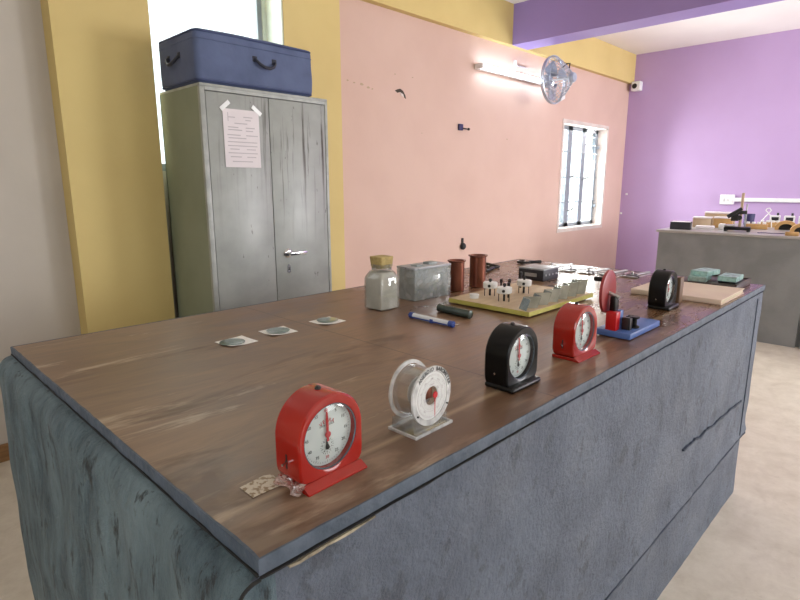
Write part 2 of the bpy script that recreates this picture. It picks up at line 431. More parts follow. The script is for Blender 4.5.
# unseen sides of the room, with the windows that light it
w = MB()
w.box(X0, YF - .2, 0, X1, YF, .9).box(X0, YF - .2, 2.3, X1, YF, CE)
for a, b in ((X0, -1.0), (.6, 2.6), (4.1, 4.9), (6.6, X1)): w.box(a, YF - .2, .9, b, YF, 2.3)
struct(w, 'wall_front', M['cream'])
w = MB()
w.box(X0 - .2, YF - .2, 0, X0, -.6, CE).box(X0 - .2, .5, 0, X0, YB + .2, CE).box(X0 - .2, -.6, 2.1, X0, .5, CE)
struct(w, 'wall_rear', M['cream'])

# pink-wall window: reveal lining, casement frame, grille, panes
w = MB()
t = .012
w.box(wx0 - .03, YB - .006, wz0 - .03, wx0, YB, wz1 + .03).box(wx1, YB - .006, wz0 - .03, wx1 + .02, YB, wz1 + .03)
w.box(wx0, YB - .006, wz1, wx1, YB, wz1 + .03).box(wx0, YB - .006, wz0 - .03, wx1, YB, wz0)
w.box(wx0, YB, wz0, wx0 + t, YB + .2, wz1).box(wx1 - t, YB, wz0, wx1, YB + .2, wz1)
w.box(wx0, YB, wz1 - t, wx1, YB + .2, wz1).box(wx0, YB, wz0, wx1, YB + .2, wz0 + t)
win = struct(w, 'window_1', M['reveal'])
f = MB(); yw = YB + .13
a0, a1, b0, b1 = wx0 + t, wx1 - t, wz0 + t, wz1 - t
fw = (a1 - a0)
for k in range(4):
    cx = a0 + .02 + (fw - .04) * k / 3
    f.box(cx - (.048 if 0 < k < 3 else .03), yw - .02, b0, cx + (.048 if 0 < k < 3 else .03), yw + .02, b1)
f.box(a0, yw - .02, b0, a1, yw + .02, b0 + .045).box(a0, yw - .02, b1 - .045, a1, yw + .02, b1)
fo = f.build('window_frame', M['winmetal'], win, smooth=False)
g = MB()
for k in range(1, 12):
    z = b0 + (b1 - b0) * k / 12
    r = .007 if k % 3 == 0 else .0035
    g.cyl((a0, yw - .03, z), (a1, yw - .03, z), r, seg=6)
g.build('grille', M['winmetal'], win)
for k in range(3):
    p0 = a0 + .02 + (fw - .04) * k / 3; p1 = a0 + .02 + (fw - .04) * (k + 1) / 3
    MB().box(p0, yw - .002, b0, p1, yw + .002, b1).build('pane', M['pane'], win, smooth=False)
for k, zz in ((1, .50), (2, .48), (1, .16), (2, .83)):
    cx = a0 + .02 + (fw - .04) * k / 3; z = b0 + (b1 - b0) * zz
    MB().tube([(cx, yw - .03, z), (cx + .03, yw - .06, z + .01), (cx + .08, yw - .07, z + .035)], .007, 6).build('latch', M['darkmetal'], win)
for zz in (.2, .82):
    z = b0 + (b1 - b0) * zz
    MB().box(a1 - .03, yw - .05, z - .02, a1, yw - .015, z + .02, .004).build('hinge', M['winmetal'], win)

# niche window behind the cupboard
w = MB(); yw = 3.12
w.box(1.235, yw - .02, 1.36, 1.262, yw + .02, 2.8).box(1.955, yw - .02, 1.36, 1.985, yw + .02, 2.8)
w.box(1.235, yw - .02, 1.36, 2.02, yw + .02, 1.40).box(1.235, yw - .02, 2.74, 2.02, yw + .02, 2.80)
w2 = struct(w, 'window_2', M['winmetal'])
MB().box(1.985, yw - .03, 1.36, 2.02, yw + .03, 2.8).build('side_post', M['winpale'], w2, smooth=False)
MB().box(2.009, 2.93, 1.36, 2.0205, YB + .2, 2.8).build('reveal', M['winpale'], w2, smooth=False)
MB().box(1.26, yw - .002, 1.4, 1.957, yw + .002, 2.75).build('pane', M['pane'], w2, smooth=False)

# damage on the pink wall: a chipped hole and a row of small scars
c = MB()
pts = [(-.055, .012), (-.03, .022), (0, .03), (.03, .018), (.055, -.012), (.062, -.036), (.045, -.028), (.03, -.008), (0, .006), (-.03, -.002)]
c.mi = 0; c.prism(pts, 0, .003, fr(3.113, YB, .674 + EYE))
c.mi = 1; c.prism([(-.005, .006), (.03, -.006), (.04, -.026), (.012, -.02)], 0, .004, fr(3.113, YB, .674 + EYE))
c.build('wall_chip', [M['chip'], M['reveal']], wb, smooth=False)
c = MB()
for x, z, r in ((2.60, .70, .009), (2.66, .692, .008), (2.73, .69, .014), (2.79, .675, .012), (2.83, .67, .007), (3.06, .80, .007), (3.25, .80, .006), (3.36, .40, .006), (4.55, .42, .01)):
    pp = [(r * (0.6 + .5 * random.random()) * math.cos(a * PI / 4) * 1.4, r * (0.6 + .5 * random.random()) * math.sin(a * PI / 4) * .7) for a in range(8)]
    c.prism(pp, 0, .0015, fr(x, YB, z + EYE))
c.build('wall_scar', M['card'], wb, smooth=False)

# ------------------------------------------------------------------ the lab table
TX0, TX1, TY0, TY1 = .262, 2.527, .464, 1.583
tx, ty = (TX0 + TX1) / 2, (TY0 + TY1) / 2
HX, HY = (TX1 - TX0) / 2, (TY1 - TY0) / 2
table = thing('lab_table', 'long masonry lab table with worn brown wooden top and grey plastered sides', 'table', (tx, ty, 0))
lp = .0012
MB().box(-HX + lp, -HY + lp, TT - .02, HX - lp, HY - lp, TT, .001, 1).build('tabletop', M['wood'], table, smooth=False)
# painted edge strip: chipped outer rim around the boards
def rim_pts(inset, z, jag=0.0, n=90):
    out = []
    seq = [(-1, -1), (1, -1), (1, 1), (-1, 1)]
    for k in range(4):
        x, y = seq[k]; x2, y2 = seq[(k + 1) % 4]
        for i in range(n):
            f = i / n
            px = (x + (x2 - x) * f) * (HX - inset); py = (y + (y2 - y) * f) * (HY - inset)
            q = noise.noise(Vector((px * 9, py * 9, z * 40))) * jag + noise.noise(Vector((px * 40, py * 40, z))) * jag * .5
            px -= math.copysign(q, px) if abs(abs(px) - (HX - inset)) < 1e-6 else 0
            py -= math.copysign(q, py) if abs(abs(py) - (HY - inset)) < 1e-6 else 0
            out.append((px, py, z + (0 if jag == 0 else noise.noise(Vector((px * 12, py * 12, 5))) * .0)))
    return out
e = MB()
e.loops([rim_pts(.012, TT - .0195), rim_pts(-.002, TT - .0185, .0015), rim_pts(-.002, TT - .002, .0008), rim_pts(-.001, TT + .0005, .0008), rim_pts(.0012, TT + .0006, .0034), rim_pts(.0016, TT - .003, .0034)], False, False)
e.build('edge_strip', M['lip'], table)
# plaster body: perimeter x height grid with lumps; rounded bulge at the near end
def body():
    bm = MB()
    per = []
    st = .02
    def seg(a, b):
        n = max(2, int((Vector(b) - Vector(a)).length / st))
        return [(a[0] + (b[0] - a[0]) * i / n, a[1] + (b[1] - a[1]) * i / n) for i in range(n)]
    cs = [(-HX, -HY), (HX, -HY), (HX, HY), (-HX, HY)]
    for i in range(4): per += [(p, i) for p in seg(cs[i], cs[(i + 1) % 4])]
    zs = [TT - .0195, TT - .0216, TT - .0225, TT - .024, TT - .027, TT - .030, TT - .034, TT - .045, TT - .06, TT - .078, TT - .10] + [TT - .10 - .6 * i / 28 for i in range(1, 15)]
    zl = .285
    while zs[-1] > zl + .05: zs.append(zs[-1] - .024)
    zs += [zl + .03, zl + .012, zl + .004, zl - .004, zl - .012, zl - .03]
    while zs[-1] > .03: zs.append(zs[-1] - .03)
    zs += [0]
    rings = []
    for z in zs:
        ring = []
        for (px, py), s in per:
            x, y = px, py
            d = TT - .021 - z
            # end bulge (side 3 is x = -HX), fades in over the corners
            ed = max(0.0, 1 - abs(px + HX) / .03)
            lump = noise.noise(Vector((px * 4, py * 4, z * 4))) * .006 + noise.noise(Vector((px * 14, py * 14, z * 10))) * .003
            k = min(1.0, max(0.0, d / .032)) ** .38
            if s == 3 or px < -HX + .005:
                x -= ed * (k * .038 + lump * 2.2 * k) - .001
                y += math.copysign(.004, py) * k * ed
            if s == 0 or abs(py + HY) < 1e-6:
                off = .0035 * k + lump * .6
                if z < zl - .001: off -= .012
                elif zl - .001 < z < zl + .02: off += .004
                elif zl < z < zl + .14: off -= .004 * max(0, 1 - abs(z - zl - .06) / .05)
                y -= off - .004
            if s == 2: y += lump * .6 - .004
            if s == 1: x += lump * .5 - .004
            ring.append((x, y, z))
        rings.append(ring)
    bm.loops(rings)
    bm.bm.faces.ensure_lookup_table()
    for f in bm.bm.faces:
        c = f.calc_center_median()
        f.material_index = 0 if c.x < -HX + .004 and abs(f.normal.z if f.normal.length else 0) < 2 else 1
    return bm
body().build('plaster_base', [M['end'], M['front']], table, angle=60)
# dark joint between the boards and the plaster, and a ragged strip of bare cement along it
def ribbon(side, z0, amp, wid, seed, x_from, x_to, off, name, m, step=.012, lbl=None):
    b = MB(); n = int(abs(x_to - x_from) / step); up = []; dn = []
    for i in range(n + 1):
        s_ = x_from + (x_to - x_from) * i / n
        c0 = z0(s_) + noise.noise(Vector((s_ * 14, seed, 0))) * amp + noise.noise(Vector((s_ * 55, seed, 3))) * amp * .5
        hw = wid * max(.12, .55 + .9 * noise.noise(Vector((s_ * 22, seed, 9))))
        o_ = off(s_)
        for lst, zz in ((up, c0 + hw), (dn, c0 - hw)):
            lst.append((s_, -HY - o_, zz) if side == 'f' else (-HX - o_, s_, zz))
    inw = Vector((0, .012, 0)) if side == 'f' else Vector((.012, 0, 0))
    for i in range(n):
        q = [Vector(up[i]), Vector(up[i + 1]), Vector(dn[i + 1]), Vector(dn[i])]
        vs = [b.bm.verts.new(p) for p in q] + [b.bm.verts.new(p + inw) for p in q]
        for fidx in ((0, 1, 2, 3), (7, 6, 5, 4), (0, 4, 5, 1), (3, 2, 6, 7), (0, 3, 7, 4), (1, 5, 6, 2)):
            b.bm.faces.new([vs[k] for k in fidx])
    return b.build(name, m, table, smooth=False, label=lbl)
ribbon('f', lambda s_: TT - .0215, .0022, .0013, 1, -HX + .0, -HX + .55, lambda s_: .0035, 'crack_and_shade', M['groove'])
ribbon('f', lambda s_: TT - .0215, .0022, .0009, 1, -HX + .55, HX - .01, lambda s_: .0035, 'crack_and_shade', M['smear_and_shade'])
ribbon('e', lambda s_: TT - .0185, .0024, .0022, 2, -HY, HY, lambda s_: .0036, 'crack_and_shade', M['groove'])
ribbon('f', lambda s_: TT - .0265, .003, .0030, 5, -HX + .035, -HX + .165, lambda s_: .0035, 'bare_patch', M['crack_and_shade'], lbl='pale bare cement where the paint has flaked off')

ribbon('f', lambda s_: .287, .004, .0045, 7, -.6, HX - .02, lambda s_: .0055, 'crack_and_shade', M['smear_and_shade'])  # shade under the toe-kick ledge, laid on as a dark strip
ribbon('f', lambda s_: .52 - .06 * s_, .012, .0050, 11, .30, HX - .16, lambda s_: .0055, 'smear_and_shade', M['smear_and_shade'])
MB().tube([(HX - .105 + .003 * noise.noise(Vector((i, 0, 4))), -HY - .0030, .30 + .56 * i / 14) for i in range(15)], .0018, 5).build('crack_and_shade', M['smear_and_shade'], table)
cc = MB(); cc.tube([(-HX - .0015 - .038 * min(1, (i * .004) / .032) ** .38 - .001 * math.sin(i * 1.7), -HY - .0035 + .0022 * noise.noise(Vector((i * .4, 0, 2))) , TT - .021 - i * .004) for i in [0, .15, .4, .8, 1.5] + list(range(2, 24))], .0021, 6)
cc.build('corner_crack', M['groove'], table)
# worn scrap of tape left on the boards
p = MB(); pl = [(-.026, -.017), (.018, -.019), (.024, .012), (.014, .018), (-.024, .016)]
p.prism(pl, 0, .0006)
tag(p.build('paper_scrap', mat('scuffed_paper', (206, 196, 178), .8, c2=(150, 130, 104), scale=120, lo=.42, hi=.5)), 'torn whitish paper scrap stuck on tabletop beside nearest red clock', 'paper', (.345, .590, TT + .0006), .05)

# ------------------------------------------------------------------ stop clocks
def d_loop(hw, r, zc, zb, y, inset=0.0, n=72):
    out = []
    for i in range(n):
        a = 2 * PI * i / n + PI / n
        ca, sa = math.cos(a), math.sin(a)
        if sa >= 0:
            x, z = (r - inset) * ca, (r - inset) * sa
        else:
            p = 9
            k = (abs(ca / (hw - inset)) ** p + abs(sa / (zc - zb - inset)) ** p) ** (-1 / p)
            x, z = k * ca, k * sa
        out.append((x, y, zc + z))
    return out
def c_loop(r, zc, y, n=72):
    return [(r * math.cos(2 * PI * i / n + PI / n), y, zc + r * math.sin(2 * PI * i / n + PI / n)) for i in range(n)]

def stop_clock(label, paint, loc, rz, red_word=True, lever=True, key=True, foot='flat', ang=3):
    t = thing('stop_clock', label, 'stop clock', loc, rz, 'stop clocks along the front edge of the table')
    ZC, ZB, R, DZ = .0645, .006, .0555, .0600
    b = MB(); a = lambda y, i=0: d_loop(R, R, ZC, ZB, y, i)
    b.loops([a(.030, .006), a(.029, .002), a(.026, 0), a(-.018, 0), a(-.0215, .0008), a(-.0235, .003),
             a(-.0235, .005), c_loop(.0455, DZ, -.0215), c_loop(.0445, DZ, -.018), c_loop(.0442, DZ, -.010)], True, True)
    b.build('body', paint, t)
    # dial: disc, ticks, numerals and the small seconds dial
    d = MB(); d.mi = 0
    zc = DZ
    d.lathe([(.0438, 0), (.0438, .001)], 48, fr(0, -.0102, zc))
    d.mi = 1
    yt = -.0115
    for k in range(60):
        an = 2 * PI * k / 60; L_ = .0030 if k % 5 == 0 else .0016
        m_ = fr(0, yt, zc) @ Matrix.Rotation(an, 4, 'Z')
        d.prism([(-.0002, .0405 - L_), (.0002, .0405 - L_), (.0002, .0405), (-.0002, .0405)], 0, .0002, m_)
    for k in range(12):
        an = PI / 2 - 2 * PI * k / 12
        d.mi = 2 if k in (0, 6) else 1
        d.text(str(60 if k == 0 else k * 5), .0064, fr(.0335 * math.cos(an), yt, zc + .0335 * math.sin(an)))
    d.mi = 1
    for k in range(20):
        an = 2 * PI * k / 20
        m_ = fr(0, yt, zc - .0175) @ Matrix.Rotation(an, 4, 'Z')
        d.prism([(-.0002, .0098), (.0002, .0098), (.0002, .0115), (-.0002, .0115)], 0, .0002, m_)
    for k in range(10):
        an = 2 * PI * k / 10
        d.text(str(k * 3), .0026, fr(.0082 * math.sin(an), yt, zc - .0175 + .0082 * math.cos(an)))
    d.text('STOP CLOCK', .0042, fr(.001, yt, zc + .0125))
    d.mi = 2
    word = 'VETRA'
    for i, ch in enumerate(word):
        an = (2 - i) * .26
        d.text(ch, .0078, fr(.001 - .0205 * math.sin(an), yt, zc + .0205 * math.cos(an) - .002) @ Matrix.Rotation(an, 4, 'Z'))
    d.build('dial', [M['dial'], M['ink'], M['redink']], t, smooth=False)
    # bezel ring
    ring = MB(); ring.tube([(.0446 * math.cos(2 * PI * i / 48), -.0195, zc + .0446 * math.sin(2 * PI * i / 48)) for i in range(48)], .0012, 6, True)
    ring.build('bezel', M['bezel'], t)
    h = MB(); m_ = fr(0, -.0135, zc) @ Matrix.Rotation(math.radians(-ang), 4, 'Z')
    h.prism([(-.0018, -.010), (.0018, -.010), (.0021, .02), (.0008, .037), (-.0008, .037), (-.0021, .02)], 0, .0006, m_)
    h.lathe([(.0046, 0), (.0046, .0012), (.002, .0022)], 20, fr(0, -.0138, zc))
    h.build('pointer', M['redink'], t)
    h = MB(); m_ = fr(0, -.0128, zc - .0175) @ Matrix.Rotation(math.radians(8), 4, 'Z')
    h.prism([(-.0036, -.003), (0, -.0050), (.0036, -.003), (.0018, .003), (0, .0115), (-.0018, .003)], 0, .0005, m_)
    h.build('small_pointer', M['ink'], t)
    gl = MB(); gl.lathe([(.0442, 0), (.040, .0018), (.030, .0036), (.016, .0048), (.002, .0052)], 40, fr(0, -.0195, zc), cap=False)
    gl.build('glass', M['glass'], t)
    # foot plate
    p = MB()
    if foot == 'flat':
        p.box(-.052, -.024, 0, .052, .030, .007, .001, 1)
        p.prism([(-.024, .009), (-.037, .002), (-.037, 0), (-.024, 0)], -.052, .050, Matrix(((0, 0, 1, 0), (1, 0, 0, 0), (0, 1, 0, 0), (0, 0, 0, 1))))
        p.build('foot_plate', paint, t)
    else:
        p.box(-.054, -.038, 0, .048, .030, .0115, .0055, 3)
        p.build('foot_plate', M['blackpl'], t)
    k = MB(); k.lathe([(.0045, 0), (.0045, .004), (.0025, .006)], 14, Matrix.Translation((0, .004, ZC + R - .002)))
    k.build('button', M['darkmetal'], t)
    if lever:
        s = MB(); s.box(-R - .0006, .002, .026, -R + .004, .0045, .046).box(-R - .0006, .0005, .034, -R + .004, .0062, .0365)
        sl = s.build('slot', M['ink'], t, smooth=False)
        MB().cyl((-R + .002, .003, .035), (-R - .010, -.001, .036), .0016, seg=8).build('start_lever', M['chrome'], t)
    else:
        MB().cyl((-R + .002, .004, .033), (-R - .0012, .004, .033), .0022, seg=10).build('side_screw', M['chrome'], t)
    if key:
        MB().cyl((.032, .029, .082), (.040, .046, .086), .0022, seg=8).build('winding_key', M['brass'], t)
    return t
c1 = stop_clock('red stop clock nearest the table corner with crumpled plastic at its foot', M['red'], (.4212, .5610, TT), .03, ang=-1)
c3 = stop_clock('black stop clock between the clear barometer and the farther red clock', M['blackpaint'], (.8985, .5670, TT), .0, lever=False, key=False, foot='pad', ang=-4)
c4 = stop_clock('red stop clock beside the blue board of the hand generator', M['red'], (1.1615, .5670, TT), -.02, key=False, ang=-6)
c5 = stop_clock('black stop clock standing before the cream book at far end', M['blackpaint'], (1.8330, .6080, TT), .02, lever=False, key=False, foot='pad', ang=-20)
# crumpled clear wrapping at the foot of the nearest clock
b = MB()
import itertools
grid = {}
for i in range(13):
    for j in range(9):
        u, v = i / 12, j / 8
        x = -.062 + .012 * v; y = -.030 + .055 * u
        z = .0022 + .012 * v * (1 - .4 * u) + .004 * noise.noise(Vector((u * 7, v * 7, 1))) * (.3 + v)
        x += .006 * noise.noise(Vector((u * 6, v * 6, 8))) - .004 * math.sin(u * 9)
        grid[i, j] = b.bm.verts.new((x, y, max(.0012, z)))
for i in range(12):
    for j in range(8): b.bm.faces.new((grid[i, j], grid[i + 1, j], grid[i + 1, j + 1], grid[i, j + 1]))
b.build('plastic_wrap', clear('pink_film', (236, 205, 198), .30, .08, haze=.2, hazec=(235, 190, 180)), c1, smooth=False, label='crumpled clear plastic')

# ------------------------------------------------------------------ aneroid barometer
t = thing('aneroid_barometer', 'clear round aneroid barometer on acrylic base between red and black clocks', 'barometer', (.6255, .5640, TT), .02); t.scale = (.88, .92, .91)
ZC, R = .0640, .0535
BS = .91
def disc(mb, r0, r1, y0, y1, n=56):
    mb.loops([c_loop(r0, ZC, y0, n), c_loop(r1, ZC, y0, n), c_loop(r1, ZC, y1, n), c_loop(r0, ZC, y1, n), c_loop(r0, ZC, y0, n)], False, False)
f = MB(); disc(f, .0435, R, -.026, -.022); f.mi = 1
word = 'ANEROID BAROMETER'
for i, ch in enumerate(word):
    an = (8 - i) * .132 - .25
    if ch != ' ':
        f.text(ch, .0098, fr(-.0485 * math.sin(an), -.0264, ZC + .0485 * math.cos(an)) @ Matrix.Rotation(an, 4, 'Z'), .0003)
for an in (PI * 1.19, PI * 1.83):
    f.lathe([(.0016, 0), (.0016, .003)], 10, fr(.0485 * math.cos(an), -.0255, ZC + .0485 * math.sin(an)))
f.build('front_ring', [M['acrylicw'], M['ink']], t)
d = MB(); disc(d, .017, .0432, -.0245, -.0228); d.mi = 1
for k in range(72):
    an = 2 * PI * k / 72 + .02; ca = Matrix.Rotation(an, 4, 'Z'); L_ = .004 if k % 6 == 0 else .002
    if 34 < k < 38: continue
    d.prism([(-.0002, .038 - L_), (.0002, .038 - L_), (.0002, .038), (-.0002, .038)], 0, .0002, fr(0, -.0246, ZC) @ ca)
    if k % 2 == 0: d.prism([(-.0002, .024), (.0002, .024), (.0002, .026), (-.0002, .026)], 0, .0002, fr(0, -.0246, ZC) @ ca)
for i, s_ in enumerate(('960', '970', '980', '990', '1000', '1010', '1020', '1030', '1040')):
    an = (4 - i) * .62
    d.text(s_, .0042, fr(-.031 * math.sin(an), -.0247, ZC + .031 * math.cos(an)) @ Matrix.Rotation(an, 4, 'Z'))
for i, s_ in enumerate(('STORMY', 'RAIN', 'CHANGE', 'FAIR', 'DRY')):
    an = (2 - i) * .95
    d.text(s_, .0034, fr(-.0208 * math.sin(an), -.0247, ZC + .0208 * math.cos(an)) @ Matrix.Rotation(an, 4, 'Z'))
for r_ in (.0182, .0284, .0388):
    d.tube([(r_ * math.cos(2 * PI * i / 48), -.0246, ZC + r_ * math.sin(2 * PI * i / 48)) for i in range(48)], .00025, 4, True)
d.build('dial', [M['dial'], M['print']], t)
c = MB(); c.lathe([(.026, 0), (.028, .002), (.028, .005), (.024, .007), (.028, .009), (.028, .012), (.010, .014)], 40, fr(0, .010, ZC))
c.build('capsule', M['metal'], t)
MB().box(-.012, -.018, ZC - .008, .010, -.004, ZC + .012, .002).build('linkage', M['copper'], t)
s = MB(); s.loops([c_loop(.0455, ZC, -.022, 56), c_loop(.0455, ZC, .026, 56), c_loop(.0440, ZC, .026, 56), c_loop(.0440, ZC, -.022, 56)], False, False)
s.build('clear_drum', M['acrylic'], t)
s = MB(); disc(s, .0470, R, .026, .030); s.build('back_ring', M['acrylicw'], t)
h = MB(); m_ = fr(.004, -.0285, ZC) @ Matrix.Rotation(PI, 4, 'Z')
h.prism([(-.0012, -.008), (.0012, -.008), (.0007, .030), (0, .040), (-.0007, .030)], 0, .0006, m_)
h.lathe([(.0058, 0), (.0058, .002)], 20, fr(.004, -.0282, ZC + .002)).prism([(-.003, -.002), (.003, -.002), (0, .010)], 0, .0008, fr(.004, -.0285, ZC))
h.build('pointer', M['redink'], t)
p = MB()
p.box(-.052, -.033, 0, .052, -.0300, .005).box(-.052, .030, 0, .052, .033, .005).box(-.052, -.030, 0, -.049, .030, .005).box(.049, -.030, 0, .052, .030, .005)
p.build('base_rim', M['acrylicw'], t, smooth=False)
MB().box(-.049, -.030, .0005, .049, .030, .0025).build('base_plate', M['acrylic'], t, smooth=False)
for y in (-.024, .028):
    b = MB(); b.prism([(-.044, .003), (.044, .003), (.044, .022), (.030, .022), (.016, .0125), (-.016, .0125), (-.030, .022), (-.044, .022)], -.0018, .0018, fr(0, y, 0))
    b.build('support', M['acrylic'], t, smooth=False)

# ------------------------------------------------------------------ hand generator on blue board
t = thing('hand_generator', 'blue board hand generator with large red crank disc and black coil', 'generator', (1.483, .567, TT))
MB().box(-.122, -.046, .002, .082, .046, .018, .002, 2).build('base_board', M['blue'], t)
for x in (-.105, .068):
    for y in (-.036, .036): MB().cyl((x, y, 0), (x, y, .003), .006, seg=10).build('rubber_foot', M['blackpl'], t)
dc = Vector((-.090, .034, .113))
def yc(x, y, z): return Matrix.Translation((x, y, z)) @ Matrix.Rotation(PI / 2, 4, 'X')
tilt = Matrix.Translation(dc) @ Matrix.Rotation(math.radians(6), 4, 'Z') @ Matrix.Rotation(PI / 2, 4, 'X')
d = MB(); d.lathe([(.052, -.005), (.056, -.0035), (.056, .0035), (.052, .005)], 56, tilt)
dk = d.build('crank_disc', M['disc'], t)
h = MB(); h.cyl(tilt @ Vector((-.036, .036, -.004)), tilt @ Vector((-.036, .036, -.024)), .0065, .006, 14)
h.build('crank_handle', M['blackpl'], t)
b = MB(); b.box(-.102, .006, .062, -.078, .022, .104, .003).box(-.098, .004, .018, -.080, .020, .064, .002)
b.build('axle_bearing', M['blackpl'], t)
MB().cyl((-.090, .040, .113), (-.090, .002, .100), .005, seg=12).build('axle', M['metal'], t)
MB().box(-.118, -.006, .018, -.094, .022, .066, .0015).build('red_block', M['redpl'], t)
MB().box(-.090, -.004, .018, -.070, .020, .066, .0015).build('blue_block', M['blue'], t)
MB().box(-.088, -.030, .018, -.074, -.008, .050, .001).build('magnet', M['darkmetal'], t)
b = MB(); b.lathe([(.014, 0), (.014, .004), (.007, .008), (.007, .022), (.013, .026), (.013, .030)], 20, Matrix.Translation((-.046, -.024, .018)))
b.build('coil', M['blackpl'], t)
b = MB(); b.tube([(-.046, -.020, .048), (-.038, .0, .042), (-.02, .008, .03), (-.006, .010, .026)], .0016, 6); b.build('coil_wire', M['ink'], t)
for x, y, m_ in ((.000, .014, 'blackpl'), (.020, .004, 'redpl'), (.036, .018, 'blackpl')):
    b = MB(); b.lathe([(.004, 0), (.004, .006), (.0065, .007), (.0065, .012), (.004, .013)], 14, Matrix.Translation((x, y, .018)))
    b.build('terminal', M[m_], t)

# ------------------------------------------------------------------ cream book, wooden block, tray with slabs
t = thing('notebook', 'thick cream covered book lying behind the far black clock', 'book', (2.135, .626, TT))
c = MB(); c.box(-.145, -.148, 0, .140, .148, .003, .001, 1).box(-.145, -.148, .0155, .140, .148, .0185, .001, 1).box(-.147, -.148, .001, -.142, .148, .018, .002, 2)
c.build('cover', M['notebook'], t)
MB().box(-.142, -.144, .003, .137, .144, .0155).build('page_block', M['pages'], t, smooth=False)
tag(MB().box(-.018, -.006, 0, .012, .006, .088, .0015).build('wooden_block', M['brownwood']), 'narrow upright brown wood block close behind the far black clock', 'block', (1.930, .590, TT), .0)
t = thing('wooden_tray', 'flat dark brown wooden board carrying turquoise glass slabs', 'board', (2.405, .615, TT))
MB().box(-.105, -.105, 0, .105, .105, .018, .002).build('board', M['tray'], t)
rr = MB(); rr.box(-.105, -.105, .018, .105, -.099, .024).box(.099, -.099, .018, .105, .105, .024); rr.build('raised_rim', M['tray'], t, smooth=False)
gs = MB().box(-.055, -.032, 0, .055, .032, .019, .0012, 1).build('glass_slab', M['slab'], None, smooth=False)
tag(gs, 'turquoise glass slab lying on brown board, under the topmost slab', 'glass slab', (2.365, .655, TT + .018), .10, 'glass slabs on the brown board')
g2 = gs.copy(); COL.objects.link(g2)
tag(g2, 'turquoise glass slab in front with black strip beneath it', 'glass slab', (2.395, .555, TT + .026), .02, 'glass slabs on the brown board')
g3 = gs.copy(); COL.objects.link(g3)
tag(g3, 'pale glass slab stacked topmost on another slab', 'glass slab', (2.395, .645, TT + .0375), -.15, 'glass slabs on the brown board')
tag(MB().box(-.052, -.030, 0, .052, .030, .0075, .001).build('black_strip', M['blackpl'], None), 'flat black strip under the front glass slab on board', 'strip', (2.395, .555, TT + .0182), .02)

# ------------------------------------------------------------------ ply board with terminals and folded tin strip
t = thing('circuit_board', 'pale plywood board with yellow edges carrying terminals and folded tin strip', 'board', (1.395, .832, TT))
BL, BW = .415, .305
b = MB(); b.box(0, 0, .005, BL, BW, .018); b.mi = 1
b.box(.001, .001, .018, BL - .001, BW - .001, .0192)
b.build('board', [M['boardedge'], M['boardtop']], t, smooth=False)
for x in (.03, BL - .03):
    for y in (.03, BW - .03): MB().cyl((x, y, 0), (x, y, .005), .008, seg=12).build('foot', M['blackpl'], t)
# folded strip: zigzag in plan, standing up along the front edge
zb = .0192
z_ = MB(); n = 6
pts = []
for k in range(n):
    x = .004 + k * .062
    pts.append((x, .012)); pts.append((x + .020, .050))
pts.append((.004 + n * .062, .012))
th = .0012
for k in range(len(pts) - 1):
    (xa, ya), (xb, yb) = pts[k], pts[k + 1]
    dx, dy = xb - xa, yb - ya; l = math.hypot(dx, dy); nx, ny = -dy / l * th, dx / l * th
    ln = .030; hh = .030 + .0016 * k
    q = [Vector((xa, ya, zb)), Vector((xb, yb, zb)), Vector((xb + ln, yb + .004, zb + hh)), Vector((xa + ln, ya + .004, zb + hh))]
    o = Vector((nx, ny, 0))
    vs = [z_.bm.verts.new(p) for p in q] + [z_.bm.verts.new(p + o) for p in q]
    for fi in ((0, 1, 2, 3), (7, 6, 5, 4), (0, 4, 5, 1), (3, 2, 6, 7), (0, 3, 7, 4), (1, 5, 6, 2)): z_.bm.faces.new([vs[i] for i in fi])
z_.build('folded_strip', M['mirror'], t, smooth=False)
for (x, y, s_) in ((.130, .232, 1.15), (.085, .145, 1.15), (.246, .172, 1.2)):
    st = MB(); st.lathe([(.019 * s_, .026), (.021 * s_, .028), (.021 * s_, .044), (.019 * s_, .046), (.008, .046)], 24, Matrix.Translation((x, y, zb)))
    cup = st.build('terminal_cup', M['cupwhite'], t)
    for k in range(3):
        a = k * 2 * PI / 3 + .5
        lg = MB(); lg.cyl((x + .019 * math.cos(a), y + .019 * math.sin(a), zb), (x + .019 * math.cos(a), y + .019 * math.sin(a), zb + .03), .0014, seg=6)
        lg.build('wire_leg', M['darkmetal'], cup)
    ps = MB(); ps.cyl((x, y, zb), (x, y, zb + .058), .0036, seg=10).lathe([(.006, .050), (.006, .056)], 10, Matrix.Translation((x, y, zb)))
    ps.cyl((x - .019, y - .010, zb + .036), (x - .023, y - .012, zb + .036), .005, seg=10)
    ps.build('centre_bolt', M['ink'], cup)
for (x, y, h) in ((.215, .245, .044), (.205, .205, .050), (.325, .235, .058), (.140, .165, .05)):
    ps = MB(); ps.cyl((x, y, zb), (x, y, zb + h), .0032, seg=10).lathe([(.0055, h - .012), (.0055, h)], 10, Matrix.Translation((x, y, zb)))
    ps.build('terminal_post', M['darkmetal'], t)
wr = MB(); wr.tube([(.085, .145, zb + .05), (.11, .17, zb + .066), (.16, .19, zb + .058), (.205, .205, zb + .045)], .0012, 6)
wr.build('link_wire', M['copper'], t)
k = MB(); k.lathe([(.0145, 0), (.0145, .008), (.016, .009), (.016, .0125), (.014, .0138)], 28)
tag(k.build('round_cap', [M['cupwhite']]), 'small round white cap lying on left end of plywood board', 'cap', (1.452, 1.075, TT + .0192))

